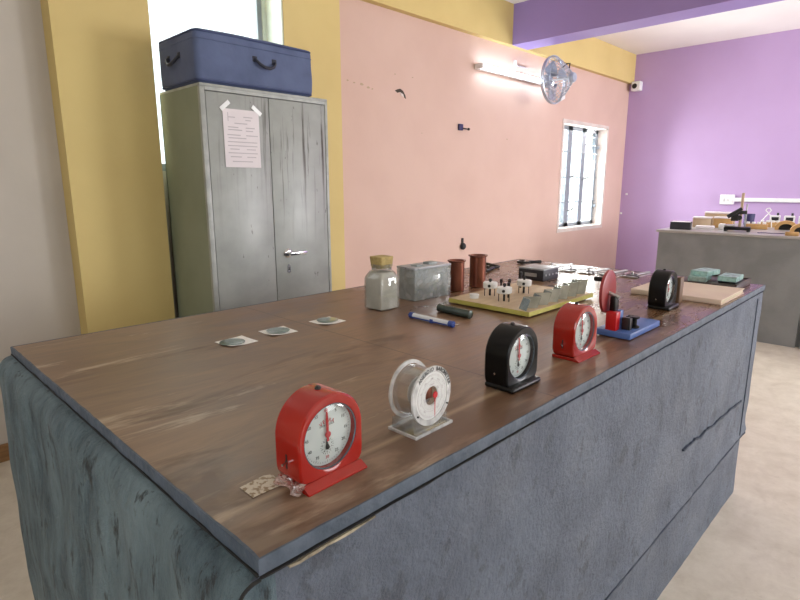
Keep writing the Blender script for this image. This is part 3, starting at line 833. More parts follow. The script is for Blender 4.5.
# ------------------------------------------------------------------ copper calorimeters
def can(label, loc, r, h):
    t = thing('copper_can', label, 'can', loc, 0, 'copper cans behind the plywood board')
    b = MB(); b.lathe([(r - .002, 0), (r, .002), (r, h - .006), (r * 1.17, h - .004), (r * 1.19, h - .001), (r * 1.17, h), (r - .001, h), (r - .002, h - .01), (r - .002, .004), (.001, .003)], 36)
    b.build('cup', M['copper'], t)
    s = MB(); s.box(r - .002, -.004, .03, r + .0012, .004, h - .01); s.build('seam', M['copperin'], t, smooth=False)
    return t
can('shorter copper can with flared rim beside the wrapped box', (1.596, 1.266, TT), .0290, .114)
can('taller copper can with flared rim, right of the shorter can', (1.722, 1.262, TT), .0315, .122)

# ------------------------------------------------------------------ plastic wrapped box
t = thing('wrapped_box', 'grey box wrapped in crinkled clear plastic behind the square jar', 'box', (1.336, 1.236, TT), -.04)
bx, by, bh = .178, .085, .113
MB().box(.004, .004, .001, bx - .004, by - .004, bh - .004, .002).build('carton', M['tin'], t)
b = MB(); ls = []
def rr_loop(x0, y0, x1, y1, z, amp, sd, n=14):
    out = []
    cs = [(x0, y0), (x1, y0), (x1, y1), (x0, y1)]
    for i in range(4):
        ax, ay = cs[i]; bx_, by_ = cs[(i + 1) % 4]
        for k in range(n):
            f_ = k / n; q = noise.noise(Vector((i * 3 + f_ * 5, z * 45, sd))) * amp
            nx, ny = ((0, -1), (1, 0), (0, 1), (-1, 0))[i]
            out.append((ax + (bx_ - ax) * f_ + nx * q, ay + (by_ - ay) * f_ + ny * q, z))
    return out
for z in (.001, .02, .04, .06, .08, .098, bh): ls.append(rr_loop(-.001, -.001, bx + .001, by + .001, z, .003, 4))
b.loops(ls)
b.build('plastic_film', M['wrap'], t, smooth=False)
MB().box(.03, .02, bh, .06, .05, bh + .006, .001).build('top_flap', M['tin'], t); MB().box(.10, .03, bh, .14, .06, bh + .008, .001).build('top_flap', M['tin'], t)
lp_ = MB(); lp_.box(-.002, -.002, bh - .006, bx + .002, by + .002, bh + .001, .001); lp_.build('lid', M['boxlid'], t)

# ------------------------------------------------------------------ square glass jar with stopper
t = thing('glass_jar', 'square glass jar of pale powder with a cork stopper', 'jar', (1.192, 1.246, TT), 0.0)
def sq(h, z, rad, n=6):
    out = []
    for cx, cy, a0 in ((1, -1, -PI / 2), (1, 1, 0), (-1, 1, PI / 2), (-1, -1, PI)):
        for k in range(n):
            a = a0 + (PI / 2) * k / (n - 1)
            out.append((cx * (h - rad) + rad * math.cos(a), cy * (h - rad) + rad * math.sin(a), z))
    return out
b = MB()
b.loops([sq(.038, .001, .006), sq(.041, .004, .006), sq(.0405, .096, .006), sq(.038, .106, .008), sq(.031, .120, .012), sq(.0285, .124, .02), sq(.0285, .136, .02), sq(.0305, .137, .02), sq(.0305, .143, .02), sq(.0265, .143, .0195), sq(.0265, .124, .0195)], True, False)
b.build('jar_body', M['jarglass'], t)
b = MB(); b.loops([sq(.0365, .004, .005), sq(.0365, .096, .005), sq(.034, .106, .010), sq(.028, .118, .014)]); b.build('powder', M['powder'], t)
b = MB(); b.loops([sq(.0225, .130, .004), sq(.0250, .140, .004), sq(.0275, .165, .004), sq(.0265, .167, .004)]); b.build('stopper', M['cork'], t, angle=20)

# ------------------------------------------------------------------ clear tube with blue ends, dark rod
def lying(name, label, cat, p0, p1): # thing with local x along p0->p1
    d = Vector((p1[0] - p0[0], p1[1] - p0[1], 0)); a = math.atan2(d.y, d.x)
    return thing(name, label, cat, (p0[0], p0[1], TT), a), d.length
t, l = lying('spring_balance', 'slim clear tube instrument with blue plastic ends on tabletop', 'spring balance', (1.160, 1.092), (1.158, .922))
MB().cyl((.012, 0, .009), (l - .012, 0, .009), .0078, seg=20).build('clear_tube', M['clearpl'], t)
for x0, x1 in ((.0, .016), (l - .020, l - .002)):
    b = MB(); b.lathe([(.006, x0), (.009, x0 + .002), (.009, x1 - .002), (.007, x1)], 20, Matrix.Translation((0, 0, .009)) @ Matrix.Rotation(PI / 2, 4, 'Y')); b.build('end_cap', M['bluepl'], t)
b = MB(); b.box(.016, .0045, .004, l - .02, .0088, .0075).box(.016, -.0088, .004, l - .02, -.0045, .0075).box(l * .5, -.0092, .001, l * .5 + .012, .0092, .012, .001); b.build('blue_rail', M['bluepl'], t, smooth=False)
MB().tube([(l - .003, 0, .009), (l + .006, 0, .010), (l + .011, .003, .010), (l + .010, .007, .009)], .0015, 6).build('hook', M['chrome'], t)
MB().tube([(.002, 0, .009), (-.008, 0, .009), (-.012, .004, .008)], .0012, 6).build('eyelet', M['darkmetal'], t)
b = MB(); b.lathe([(.0100, 0), (.0128, .0015), (.0128, .1285), (.0100, .130)], 24, Matrix.Translation((0, 0, .0128)) @ Matrix.Rotation(PI / 2, 4, 'Y'))
tag(b.build('dark_rod', M['rod']), 'short thick dark green rod in front of plywood board', 'rod', (1.282, 1.083, TT), math.atan2(-.133, -.010))

# ------------------------------------------------------------------ three lenses on paper squares
for i, (x, y, rz, dx, dy, lab, lab2) in enumerate((
        (.668, 1.228, .05, -.014, -.004, 'white paper square nearest the left end, lens overhanging its edge', 'round glass disc overhanging the leftmost paper square'),
        (.797, 1.238, -.05, .0, .0, 'white paper square with upturned corner, middle of three', 'round glass disc centred on the middle paper square'),
        (.960, 1.232, .04, .004, .004, 'white paper square nearest the glass jar, under a disc', 'round glass disc on the paper square nearest the jar'))):
    p = MB(); n = 8; g = {}
    for a in range(n + 1):
        for b_ in range(n + 1):
            u, v = a / n - .5, b_ / n - .5
            z = .0010 + .010 * max(0, -u - v - .55) + .004 * max(0, (u + v) - .7)
            g[a, b_] = p.bm.verts.new((u * .078, v * .074, z))
    lo_ = {k_: p.bm.verts.new(v_.co - Vector((0, 0, .0006))) for k_, v_ in g.items()}
    for a in range(n):
        for b_ in range(n):
            p.bm.faces.new((g[a, b_], g[a + 1, b_], g[a + 1, b_ + 1], g[a, b_ + 1]))
            p.bm.faces.new((lo_[a, b_], lo_[a, b_ + 1], lo_[a + 1, b_ + 1], lo_[a + 1, b_]))
    ed = [(a, 0) for a in range(n)] + [(n, b_) for b_ in range(n)] + [(a, n) for a in range(n, 0, -1)] + [(0, b_) for b_ in range(n, 0, -1)]
    for k_ in range(len(ed)):
        q0, q1 = ed[k_], ed[(k_ + 1) % len(ed)]
        p.bm.faces.new((g[q0], lo_[q0], lo_[q1], g[q1]))
    tag(p.build('paper_square', M['whitepaper'], smooth=False), lab, 'paper', (x, y, TT), rz, 'paper squares on the tabletop')
    L_ = MB(); L_.lathe([(.0295, 0), (.0310, .0010), (.0310, .0018), (.022, .0026), (.010, .0031), (.0005, .0032)], 36)
    tag(L_.build('glass_lens', M['mirrorlens']), lab2, 'lens', (x + dx, y + dy, TT + .0022), 0, 'glass discs on paper squares')

# ------------------------------------------------------------------ black resistance box
t = thing('meter_box', 'black box with pale grey lid at the far side of table', 'box', (2.045, 1.185, TT), .0); t.scale = (.92, .92, 1.02)
MB().box(-.066, -.064, 0, .066, .064, .044, .003).build('case', M['boxdark'], t)
MB().box(-.067, -.065, .044, .067, .065, .050, .002).build('lid', M['boxlid'], t)
for k in range(4): MB().cyl((-.045 + k * .03, -.0635, .024), (-.045 + k * .03, -.0655, .024), .004, seg=10).build('socket', M['metal'], t)
MB().box(-.0675, -.03, .016, -.0655, .03, .030).build('label_plate', M['metal'], t, smooth=False)

# ------------------------------------------------------------------ vernier calipers lying at the far end
def caliper(label, loc, rz):
    t = thing('vernier_caliper', label, 'caliper', loc, rz, 'metal calipers at the far end of the table')
    MB().box(0, -.008, .002, .20, .008, .006, .0006, 1).build('main_scale', M['metal'], t)
    j = MB(); j.prism([(-.004, .008), (.014, .008), (.014, .02), (.006, .034), (.004, .02)], .002, .0065).prism([(-.004, -.008), (.014, -.008), (.012, -.044), (.008, -.048), (-.002, -.034)], .002, .0065)
    j.prism([(-.004, -.008), (.014, -.008), (.014, .008), (-.004, .008)], .002, .0065)
    j.build('fixed_jaw', M['metal'], t, smooth=False)
    s = MB(); s.box(.022, -.014, 0, .068, .013, .0085, .001, 1).prism([(.022, -.013), (.042, -.013), (.034, -.036), (.026, -.048), (.022, -.046)], .002, .0065).prism([(.022, .012), (.034, .012), (.028, .034)], .002, .0065)
    s.build('sliding_jaw', M['darkmetal'], t, smooth=False)
    MB().lathe([(.005, 0), (.005, .012), (.003, .014)], 12, Matrix.Translation((.05, .0, .008))).build('thumb_screw', M['chrome'], t)
    return t
cal = caliper('metal caliper beside the black box at the far edge', (2.325, 1.315, TT), -.18)
for (x, y, rz, lab) in ((2.30, 1.205, -.22, 'metal caliper second from the black box at far end'),
                        (2.30, 1.115, -.15, 'metal caliper third from the black box, left of red disc'),
                        (2.315, 1.025, -.1, 'metal caliper partly hidden behind the red crank disc'),
                        (2.330, .930, -.1, 'metal caliper with dark jaw between red disc and black clock')):
    dup(cal, (x, y, TT), rz, lab)
def clamp(label, loc, rz):
    t = thing('screw_gauge', label, 'screw gauge', loc, rz, 'dark screw gauges near the back edge')
    b = MB(); b.tube([(.030 * math.cos(a), .030 * math.sin(a), .009) for a in [PI * .25 + PI * 1.5 * i / 14 for i in range(15)]], .006, 8); b.build('frame', M['darkmetal'], t)
    MB().cyl((.018, -.021, .009), (.085, -.024, .009), .0075, seg=14).build('thimble', M['blackpl'], t)
    MB().cyl((.022, .021, .009), (.012, .010, .009), .004, seg=10).build('anvil', M['metal'], t)
    return t
sg = clamp('dark screw gauge at back edge, first right of the copper cans', (2.03, 1.46, TT), .3)
dup(sg, (2.15, 1.49, TT), 1.2, 'dark screw gauge at back edge, second right of the copper cans')
dup(sg, (2.39, 1.47, TT), -.4, 'dark screw gauge at back corner behind the grey-lidded box')

# ------------------------------------------------------------------ steel cupboard
CW, CD, CH = .737, .43, 1.745
t = thing('steel_cupboard', 'tall grey steel cupboard with two doors and rusty drip marks', 'cupboard', (1.6285, 2.509 + CD / 2, 0))
x0, x1, y0, y1 = -CW / 2, CW / 2, -CD / 2, CD / 2
b = MB(); b.mi = 0
b.box(x0, y0 + .02, .03, x0 + .008, y1, CH - .012).box(x1 - .008, y0 + .02, .03, x1, y1, CH - .012).box(x0, y1 - .008, .03, x1, y1, CH - .012)
b.box(x0 + .008, y0 + .03, .03, x1 - .008, y1 - .008, .06)
b.build('carcass', M['steelside'], t, smooth=False)
b = MB(); b.box(x0, y0, CH - .014, x1, y1, CH, .003).box(x0, y0, 0, x0 + .026, y0 + .022, CH - .014, .003).box(x1 - .018, y0, 0, x1, y0 + .022, CH - .014, .003)
b.box(x0 + .026, y0, CH - .03, x1 - .018, y0 + .022, CH - .014).box(x0 + .026, y0, 0, x1 - .018, y0 + .022, .08)
b.build('frame', M['steelframe'], t)
xs = x0 + .363
dl = MB().box(x0 + .029, y0 + .003, .084, xs - .001, y0 + .018, CH - .033, .002).build('door', M['steel'], t)
dr = MB().box(xs + .002, y0 + .001, .084, x1 - .021, y0 + .018, CH - .033, .002).build('door', M['steel'], t)
h = MB(); hx, hz = xs + .078, .925
h.lathe([(.026, 0), (.026, .004), (.019, .010), (.012, .012)], 24, fr(hx, y0 + .002, hz)).cyl((hx, y0, hz), (hx, y0 - .035, hz), .008, seg=14)
h.box(hx - .010, y0 - .044, hz - .010, hx + .098, y0 - .032, hz + .009, .004)
h.build('handle', M['chrome'], dr)
k = MB(); k.prism([(-.009, .020), (0, .026), (.009, .020), (.011, -.018), (0, -.026), (-.011, -.018)], 0, .003, fr(hx + .002, y0 + .001, hz - .084)); k.mi = 1
k.prism([(-.003, .006), (.003, .006), (.004, -.008), (-.004, -.008)], .003, .0036, fr(hx + .002, y0 + .001, hz - .084))
k.build('keyhole_plate', [M['chrome'], M['ink']], dr, smooth=False)
# notice taped to the left door
t = thing('paper_notice', 'printed white notice taped to left door of the steel cupboard', 'notice', (1.4655, 2.509, 1.37))
p = MB(); p.box(-.098, -.0012, .0, .096, .0012, .272); p.mi = 1
for k, (a, b_, z) in enumerate(((-.07, -.035, .232), (.01, .06, .236), (.02, .05, .222), (-.04, .03, .205), (-.075, -.02, .186), (.02, .07, .186), (-.075, .0, .174), (.02, .06, .172), (-.08, -.01, .150), (.02, .085, .150),
                              (-.075, .02, .136), (-.08, .08, .118), (-.08, .08, .100), (-.07, -.02, .084), (.02, .07, .084), (-.08, .08, .066), (-.07, -.01, .048), (.02, .07, .048), (-.06, .05, .026))):
    p.box(a, -.0016, z, b_, -.0011, z + .0045)
p.box(-.074, -.0016, .215, -.070, -.0011, .255)
p.build('sheet', [M['paper'], M['print']], t, smooth=False)
for (cx, cz, rot) in ((-.085, .285, .7), (.085, .275, -.65)):
    q = MB(); q.box(-.030, -.0022, -.010, .030, -.0010, .010, mx=Matrix.Translation((cx, -.0008, cz)) @ Matrix.Rotation(-rot, 4, 'Y')); q.build('tape', M['tape'], t, smooth=False)

# ------------------------------------------------------------------ suitcase on the cupboard
t = thing('suitcase', 'navy blue soft suitcase lying flat on the steel cupboard', 'suitcase', (1.583, 2.712, CH))
SW, SD, SH = .655, .40, .237
b = MB(); b.box(-SW / 2, -SD / 2, 0, SW / 2, SD / 2, SH, .028, 4)
bmesh.ops.subdivide_edges(b.bm, edges=[e for e in b.bm.edges if e.calc_length() > .15], cuts=10, use_grid_fill=True)
for v in b.bm.verts:
    q = noise.noise(v.co * 6) * .004 + noise.noise(v.co * 17) * .0016
    dome = .010 * (1 - (v.co.x / (SW / 2)) ** 2) if v.co.z > SH * .7 else 0
    v.co += Vector((math.copysign(q, v.co.x) if abs(v.co.x) > SW * .47 else 0, q if abs(v.co.y) > SD * .4 else 0, dome * max(0, 1 - abs(v.co.y) / SD)))
b.build('shell', M['navy'], t, angle=60)
def rrect(hx_, hy_, z, r=.03, n=6):
    o = []
    for cx, cy, a0 in ((1, -1, -PI / 2), (1, 1, 0), (-1, 1, PI / 2), (-1, -1, PI)):
        for k in range(n):
            a = a0 + PI / 2 * k / (n - 1); o.append((cx * (hx_ - r) + r * math.cos(a), cy * (hy_ - r) + r * math.sin(a), z))
    return o
b = MB(); b.tube(rrect(SW / 2 - .003, SD / 2 - .003, SH - .012), .0055, 8, True); b.tube(rrect(SW / 2 - .003, SD / 2 - .003, .014), .0055, 8, True); b.build('piping', M['piping'], t)
b = MB(); b.tube(rrect(SW / 2 + .001, SD / 2 + .001, SH - .045), .0022, 6, True); b.build('zip', M['navy'], t)
def handle(mx):
    h = MB()
    h.tube([mx @ Vector(p) for p in ((-.055, .004, .022), (-.054, -.010, .012), (-.038, -.022, -.006), (-.014, -.026, -.018), (.014, -.026, -.020), (.038, -.022, -.010), (.054, -.010, .008), (.055, .004, .018))], .0075, 10)
    for x in (-.055, .055): h.box(x - .013, -.004, .005, x + .013, .006, .032, .003, mx=mx)
    h.build('handle', M['navydark'], t)
handle(Matrix.Translation((.03, -SD / 2, SH * .52)))
handle(Matrix.Translation((-SW / 2, .02, SH * .5)) @ Matrix.Rotation(-PI / 2, 4, 'Z'))

# ------------------------------------------------------------------ wall fan, tube light, camera, fittings
t = thing('wall_fan', 'silver wire cage fan mounted high on the pink wall', 'fan', (4.84, YB, .945 + EYE))
def ycirc(r, y, n=40): return [(r * math.cos(2 * PI * i / n), y, r * math.sin(2 * PI * i / n)) for i in range(n)]
cg = MB()
FY = -.30; RF = .205
cg.tube(ycirc(RF, FY), .009, 8, True); cg.tube(ycirc(RF, FY + .018), .006, 6, True)
for r_, y in ((.17, FY - .05), (.12, FY - .10), (.075, FY - .145)): cg.tube(ycirc(r_, y), .003, 6, True)
for k in range(28):
    a = 2 * PI * k / 28; c_, s_ = math.cos(a), math.sin(a)
    cg.tube([(RF * c_, FY + .018, RF * s_), (RF * c_, FY, RF * s_), (.17 * c_, FY - .05, .17 * s_), (.12 * c_, FY - .10, .12 * s_), (.04 * c_, FY - .175, .04 * s_)], .0028, 5)
    cg.tube([(RF * c_, FY + .018, RF * s_), (.13 * c_, FY + .035, .13 * s_), (.06 * c_, FY + .04, .06 * s_)], .0025, 5)
cg.build('cage', M['silver'], t)
hb = MB(); hb.lathe([(.030, 0), (.044, .014), (.046, .034), (.036, .052), (.004, .060)], 28, fr(0, FY - .15, 0)); hb.build('badge', M['blade'], t)
mo = MB(); mo.lathe([(.050, 0), (.060, .01), (.060, .045), (.045, .06)], 24, fr(0, FY + .10, 0)); mo.build('motor', M['blade'], t)
for k in range(3):
    a0 = 2 * PI * k / 3 + .4; bl = MB(); n = 8; g = {}
    for i in range(n + 1):
        for j in range(5):
            r_ = .04 + .145 * i / n; wd = .35 + .5 * math.sin(PI * min(1, i / n * .75 + .15)); an = a0 + (j / 4 - .5) * wd
            g[i, j] = bl.bm.verts.new((r_ * math.cos(an), FY - .02 + (j / 4 - .5) * .05, r_ * math.sin(an)))
    fs = [bl.bm.faces.new((g[i, j], g[i + 1, j], g[i + 1, j + 1], g[i, j + 1])) for i in range(n) for j in range(4)]
    bmesh.ops.solidify(bl.bm, geom=fs, thickness=.003)
    bl.build('blade', M['blade'], t)
MB().cyl((0, FY + .06, 0), (0, FY - .16, 0), .012, seg=12).build('axle', M['metal'], t)
b = MB(); b.box(.42, -.02, -.10, .54, 0, .04, .006).tube([(.48, -.01, -.03), (.40, -.08, -.03), (.18, -.15, -.015), (.04, FY + .08, 0)], .014, 10); b.build('wall_bracket', M['silver'], t)
MB().tube([(.02, FY - .06, .10), (.03, FY - .10, .13), (.03, FY - .13, .13), (.02, FY - .13, .08)], .006, 8).build('pull_loop', M['darkmetal'], t)
b = MB(); b.prism([(.02, -.19), (.10, -.16), (.085, -.06)], -.004, .004, fr(0, FY - .06, 0)); b.build('switch_tag', M['plwhite'], t, smooth=False)
MB().tube([(.38, -.01, .13), (.30, -.06, .10), (.06, -.14, .03)] , .004, 6).build('power_cord', M['darkmetal'], t)

t = thing('tube_light', 'glowing white tube light on the pink wall left of the fan', 'light', (4.62, YB, .985 + EYE))
MB().box(-.60, -.045, -.022, .60, 0, .022, .006).build('batten', M['plwhite'], t)
MB().cyl((-.585, -.072, 0), (.585, -.072, 0), .014, seg=16).build('tube', M['tube'], t)
for s_ in (-1, 1): MB().box(s_ * .595 - .012, -.088, -.02, s_ * .595 + .012, -.04, .02, .003).build('holder', M['plwhite'], t)
t = thing('cable_clip', 'small white clip with thin cable above the tube light', 'clip', (4.62, YB, 1.095 + EYE))
MB().box(-.018, -.02, -.045, .018, 0, .03, .004).build('clip', M['plwhite'], t)
MB().tube([(0, -.012, 0), (.03, -.012, -.012), (.10, -.01, -.012), (.22, -.01, -.01)], .004, 6).build('cable', M['silver'], t)

t = thing('security_camera', 'small white security camera in the corner of the purple wall', 'camera', (X1, 2.925, 1.185 + EYE))
MB().box(-.10, -.055, -.055, -.012, .055, .055, .012, 3).build('housing', M['plwhite'], t)
MB().box(-.02, -.03, -.03, 0, .03, .03, .003).build('mount', M['plwhite'], t)
b = MB(); b.lathe([(.030, 0), (.030, .004), (.020, .006), (.008, .004)], 24, Matrix.Translation((-.098, .012, .0)) @ Matrix.Rotation(-PI / 2, 4, 'Y')); b.build('lens', M['darkmetal'], t)

t = thing('wall_hook', 'square navy hook with side pin on the pink wall', 'hook', (3.835, YB, .478 + EYE))
MB().box(-.026, -.02, -.026, .026, 0, .026, .003).build('plate', M['hookblue'], t)
b = MB(); b.cyl((.02, -.022, -.008), (.085, -.03, -.012), .005, seg=8).lathe([(.004, 0), (.011, .006), (.011, .016), (.004, .022)], 12, Matrix.Translation((.075, -.03, -.012)) @ Matrix.Rotation(PI / 2, 4, 'Y')); b.build('pin', M['ink'], t)
t = thing('wall_stud', 'dark round stud on the pink wall above the copper cans', 'stud', (3.90, YB, -.535 + EYE))
b = MB(); b.lathe([(.018, 0), (.030, .008), (.031, .02), (.022, .032), (.004, .036)], 20, fr(0, 0, 0)); b.build('knob', M['ink'], t)
MB().box(-.010, -.014, .02, .010, 0, .072, .003).build('stem', M['ink'], t)

t = thing('switchboard', 'white switchboard with horizontal conduit on the purple wall', 'switchboard', (X1, 1.80, -.165 + EYE))
MB().box(-.035, -.072, -.055, 0, .072, .055, .006).build('box', M['plwhite'], t)
for y in (-.04, 0, .04): MB().box(-.042, y - .012, -.02, -.034, y + .012, .02, .003).build('switch', M['plwhite'], t)
MB().box(-.03, -2.6, -.022, 0, -.07, .020, .003).build('conduit', M['plwhite'], t)
for (y, z) in ((2.965, -.117), (3.018, -.362)):
    tag(MB().box(-.012, -.012, -.012, 0, .012, .012, .002).build('wall_plug', M['plwhite']), 'tiny white plug on the purple wall near its corner, %s' % ('upper one' if z > -.2 else 'lower one'), 'plug', (X1, y, z + EYE), None, 'white plugs by the purple corner')

# ------------------------------------------------------------------ far table and its clutter
FX0, FX1, FY1, FY0 = 5.25, 6.75, 1.85, -1.6
t = thing('far_table', 'grey plastered table along the purple wall crowded with apparatus', 'table', ((FX0 + FX1) / 2, (FY0 + FY1) / 2, 0))
hx_, hy_ = (FX1 - FX0) / 2, (FY1 - FY0) / 2
b = MB(); b.box(-hx_, -hy_, FT - .022, hx_, hy_ + .012, FT, .004, 1); b.build('tabletop', M['fartop'], t)
b = MB(); e0 = hy_ - .012
b.box(-hx_ + .012, .73 - ty + ty - .0, 0, hx_, e0, FT - .022) if False else None
b.box(-hx_ + .012, e0 - 1.13, 0, hx_ - .01, e0, FT - .022).box(-hx_ + .05, -hy_, 0, hx_ - .01, e0 - 1.13, FT - .022).box(-hx_ + .012, e0 - 1.20, 0, -hx_ + .06, e0 - 1.16, FT - .022)
b.build('plaster_base', M['fargrey'], t, smooth=False)

def put(mb, name, m, label, cat, x, y, rz=0, group=None, z=FT):
    return tag(mb.build(name, m), label, cat, (x, y, z), rz, group)
AZ = -1.39
t = thing('black_tray', 'black open box at the left end of the far table', 'box', (5.45, 1.715, FT), AZ)
b = MB(); b.box(-.083, -.06, 0, .083, .06, .006).box(-.083, -.06, 0, -.078, .06, .066).box(.078, -.06, 0, .083, .06, .066).box(-.078, -.06, 0, .078, -.055, .066).box(-.078, .055, 0, .078, .06, .066)
b.build('tray', M['boxdark'], t, smooth=False)
b = MB(); b.box(-.076, -.053, .05, .076, .053, .070, .004); b.build('papers', M['paper'], t)
for i, (x, y, sx, sy, sz, m_, lab) in enumerate((
        (5.88, 1.66, .078, .06, .085, 'card', 'tan cardboard box behind the black box on far table'),
        (5.92, 1.490, .076, .06, .088, 'tanwood', 'pale wooden box left of the microscope on far table'),
        (6.22, 1.60, .13, .08, .12, 'card', 'larger tan carton farther back on the far table'))):
    t = thing('storage_box', lab, 'box', (x, y, FT), AZ)
    MB().box(-sx, -sy, 0, sx, sy, sz, .003).build('carton', M[m_], t)
    MB().box(-sx - .003, -sy - .003, sz, sx + .003, sy + .003, sz + .012, .002).build('lid', M['paper'], t)
put(MB().box(-.075, -.05, 0, .075, .05, .026, .003), 'paper_stack', M['paper'], 'low white paper stack in front of the tan boxes', 'papers', 5.66, 1.57, AZ)
put(MB().box(-.026, -.045, 0, .026, .045, .05, .008), 'white_bundle', M['cupwhite'], 'white cloth-like bundle beside the microscope base', 'bundle', 5.70, 1.440, AZ)
# travelling microscope
t = thing('travelling_microscope', 'tall vertical-scale microscope with black base on the far table', 'microscope', (5.52, 1.275, FT), AZ)
MB().box(-.10, -.06, .012, .10, .06, .04, .006).build('base', M['blackpl'], t)
for x in (-.085, .085):
    for y in (-.045, .045): MB().cyl((x, y, 0), (x, y, .014), .014, seg=12).build('levelling_foot', M['darkmetal'], t)
MB().box(.004, -.012, .04, .026, .012, .33, .003).build('column', M['card'], t)
MB().box(.048, -.010, .04, .060, .010, .235, .003).build('steel_bar', M['metal'], t)
b = MB(); b.box(-.055, -.04, .09, .0, .03, .15, .004).box(-.02, -.05, .15, .06, -.015, .18, .003).lathe([(.02, 0), (.02, .02)], 16, fr(.01, -.05, .12)); b.build('carriage', M['darkmetal'], t)
MB().cyl((-.08, -.05, .125), (.02, -.05, .20), .017, .014, 16).build('eyepiece', M['ink'], t)
MB().box(-.10, -.06, .045, -.02, .06, .056, .002).build('stage', M['metal'], t)
b = MB(); b.lathe([(.032, 0), (.044, .008), (.050, .115), (.045, .115), (.038, .014), (.006, .012)], 28)
put(b, 'navy_cup', M['hookblue'], 'navy plastic cup at the back of the far table', 'cup', 6.40, 1.385)
def meter_bridge(label, x, y, rz):
    t = thing('tan_board', label, 'board', (x, y, FT), rz)
    MB().box(-.088, -.06, 0, .088, .06, .045, .004).build('board', M['tanwood'], t)
    for k in range(4): MB().box(-.08 + k * .042, -.04, .045, -.052 + k * .042, .03, .062, .003).build('terminal_strip', M['cupwhite'], t)
    return t
mb_ = meter_bridge('tan wooden board with white terminals right of the microscope', 5.96, 1.225, AZ)
dup(mb_, (6.32, 1.185, FT), AZ, 'tan wooden board farther back, behind the one by the microscope')
t = thing('cable_loop', 'loop of thin white cable standing behind the tan board', 'cable', (6.13, 1.20, FT))
b = MB(); b.tube([(.0, .06, .004), (.0, .03, .05), (.0, .0, .10), (.0, -.03, .14), (.0, -.045, .165), (.0, -.03, .185), (.0, -.01, .18), (.0, .0, .165), (.0, -.02, .145), (.0, -.04, .12), (.01, -.055, .06), (.02, -.06, .004)], .0045, 6); b.build('cable', M['cupwhite'], t)
def arch(label, x, y, rz, s_=1.0, z=FT):
    t = thing('arched_block', label, 'block', (x, y, z), rz, 'arched wooden blocks on the far table')
    outer = [(-.10, 0)] + [(-.10 + .0 * k, 0) for k in ()] + [(.10 * math.cos(PI - PI * k / 14), .02 + .075 * math.sin(PI * k / 14)) for k in range(15)] + [(.10, 0)]
    inner = [(.065, 0)] + [(.065 * math.cos(PI * k / 14), .012 + .052 * math.sin(PI * k / 14)) for k in range(15)] + [(-.065, 0)]
    MB().prism([(p[0] * s_, p[1] * s_) for p in outer + inner], -.05, .05, fr()).build('arch', M['tanwood'], t)
    MB().prism([(p[0] * s_ * .98, p[1] * s_ * .98) for p in inner], -.048, .02, fr()).build('black_insert', M['ink'], t)
    return t
arch('arched wooden block with black opening, farther from the table edge', 6.02, 1.005, AZ, .85)
arch('arched wooden block with black opening at the photo edge', 5.74, .845, AZ, .8)
put(MB().box(-.045, -.022, 0, .045, .022, .03, .004), 'yellow_block', M['tanwood'], 'small yellow wooden block at front edge of the far table', 'block', 5.335, .845, AZ)
b = MB(); b.tube([(0, 0, .004), (.03, -.05, .004), (.02, -.10, .004), (.05, -.15, .004), (.03, -.2, .004), (.06, -.26, .004)], .003, 6)
put(b, 'test_lead', M['hookblue'], 'thin dark lead lying near front edge of far table', 'wire', 5.42, 1.10)
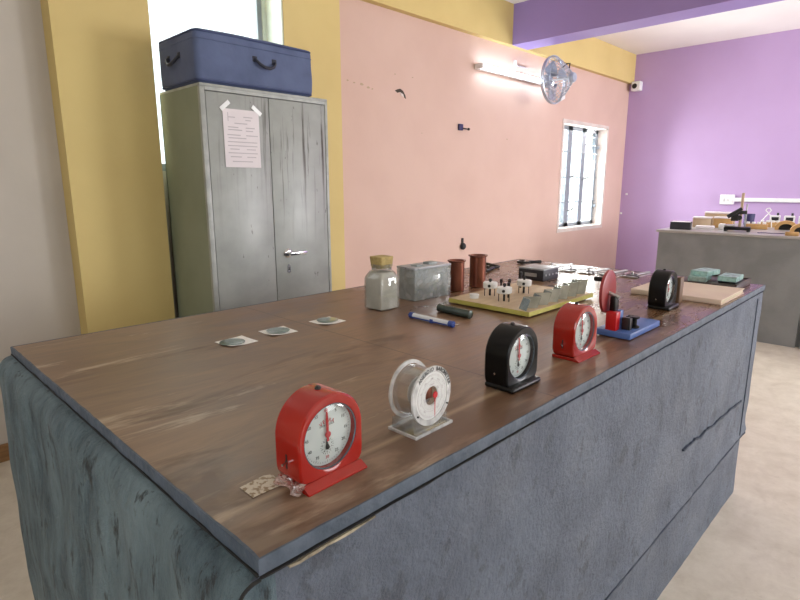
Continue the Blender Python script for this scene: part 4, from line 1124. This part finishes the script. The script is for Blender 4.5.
for i, (x, y, lab) in enumerate(((6.58, 1.20, 'first'), (6.58, 1.08, 'second'), (6.58, .96, 'third'), (6.58, .84, 'fourth'))):
    t = thing('white_meter', 'white desk meter in the back row of far table, %s from left' % lab, 'meter', (x, y, FT), AZ, 'white meters at the back of the far table')
    MB().box(-.045, -.05, 0, .045, .05, .10, .008).build('case', M['cupwhite'], t)
    MB().box(-.03, -.052, .05, .03, -.049, .085).build('window', M['ink'], t, smooth=False)
    MB().cyl((.02, 0, .10), (.02, 0, .125), .01, seg=12).build('knob', M['ink'], t)

# ------------------------------------------------------------------ light
def area(name, loc, rot, sx, sy, watts, col):
    l = bpy.data.lights.new(name, 'AREA'); l.shape = 'RECTANGLE'; l.size = sx; l.size_y = sy; l.energy = watts; l.color = col
    o = bpy.data.objects.new(name, l); COL.objects.link(o); o.location = loc; o.rotation_euler = rot; return o
D = math.radians
area('daylight_pink_window', ((wx0 + wx1) / 2, YB + .45, 1.55), (D(-80), 0, D(-35)), 1.2, 1.3, 290, (1, .98, .95))
area('daylight_niche_window', (1.62, YB + .35, 2.1), (D(-90), 0, 0), .75, 1.3, 26, (.97, 1, .95))
area('daylight_front_window', (5.75, YF - .12, 1.6), (D(90), 0, 0), 1.6, 1.35, 165, (.97, .98, 1))
area('daylight_front_window_mid', (3.35, YF - .12, 1.6), (D(90), 0, 0), 1.4, 1.35, 26, (.96, .98, 1))
area('daylight_front_window_near', (-.2, YF - .12, 1.6), (D(90), 0, 0), 1.5, 1.35, 20, (.9, .96, 1))
area('daylight_doorway', (X0 - .12, -.05, 1.1), (0, D(-90), 0), 2.0, 1.0, 8, (.9, .97, 1))
wd = bpy.data.worlds.new('sky'); SC.world = wd; wd.use_nodes = True
bg = wd.node_tree.nodes['Background']; bg.inputs['Color'].default_value = (.94, .97, 1, 1); bg.inputs['Strength'].default_value = 2.2

# ------------------------------------------------------------------ camera
cd = bpy.data.cameras.new('camera'); cam = bpy.data.objects.new('camera', cd); COL.objects.link(cam)
cd.sensor_width = 36.0; cd.lens = 551.0 / 800 * 36; cd.clip_start = .02
R3 = Matrix(((.698815659, .146751288, -.700086233), (-.715301279, .142180416, -.684199393), (-.000868590797, .978901828, .204329285)))
mw = R3.to_4x4(); mw.translation = (0, 0, EYE); cam.matrix_world = mw
SC.camera = cam
vs = SC.view_settings
SC.display_settings.display_device = 'sRGB'
vs.view_transform = 'Standard'; vs.look = 'None'; vs.gamma = 1.0; vs.use_curve_mapping = False
vs.exposure = 0.0
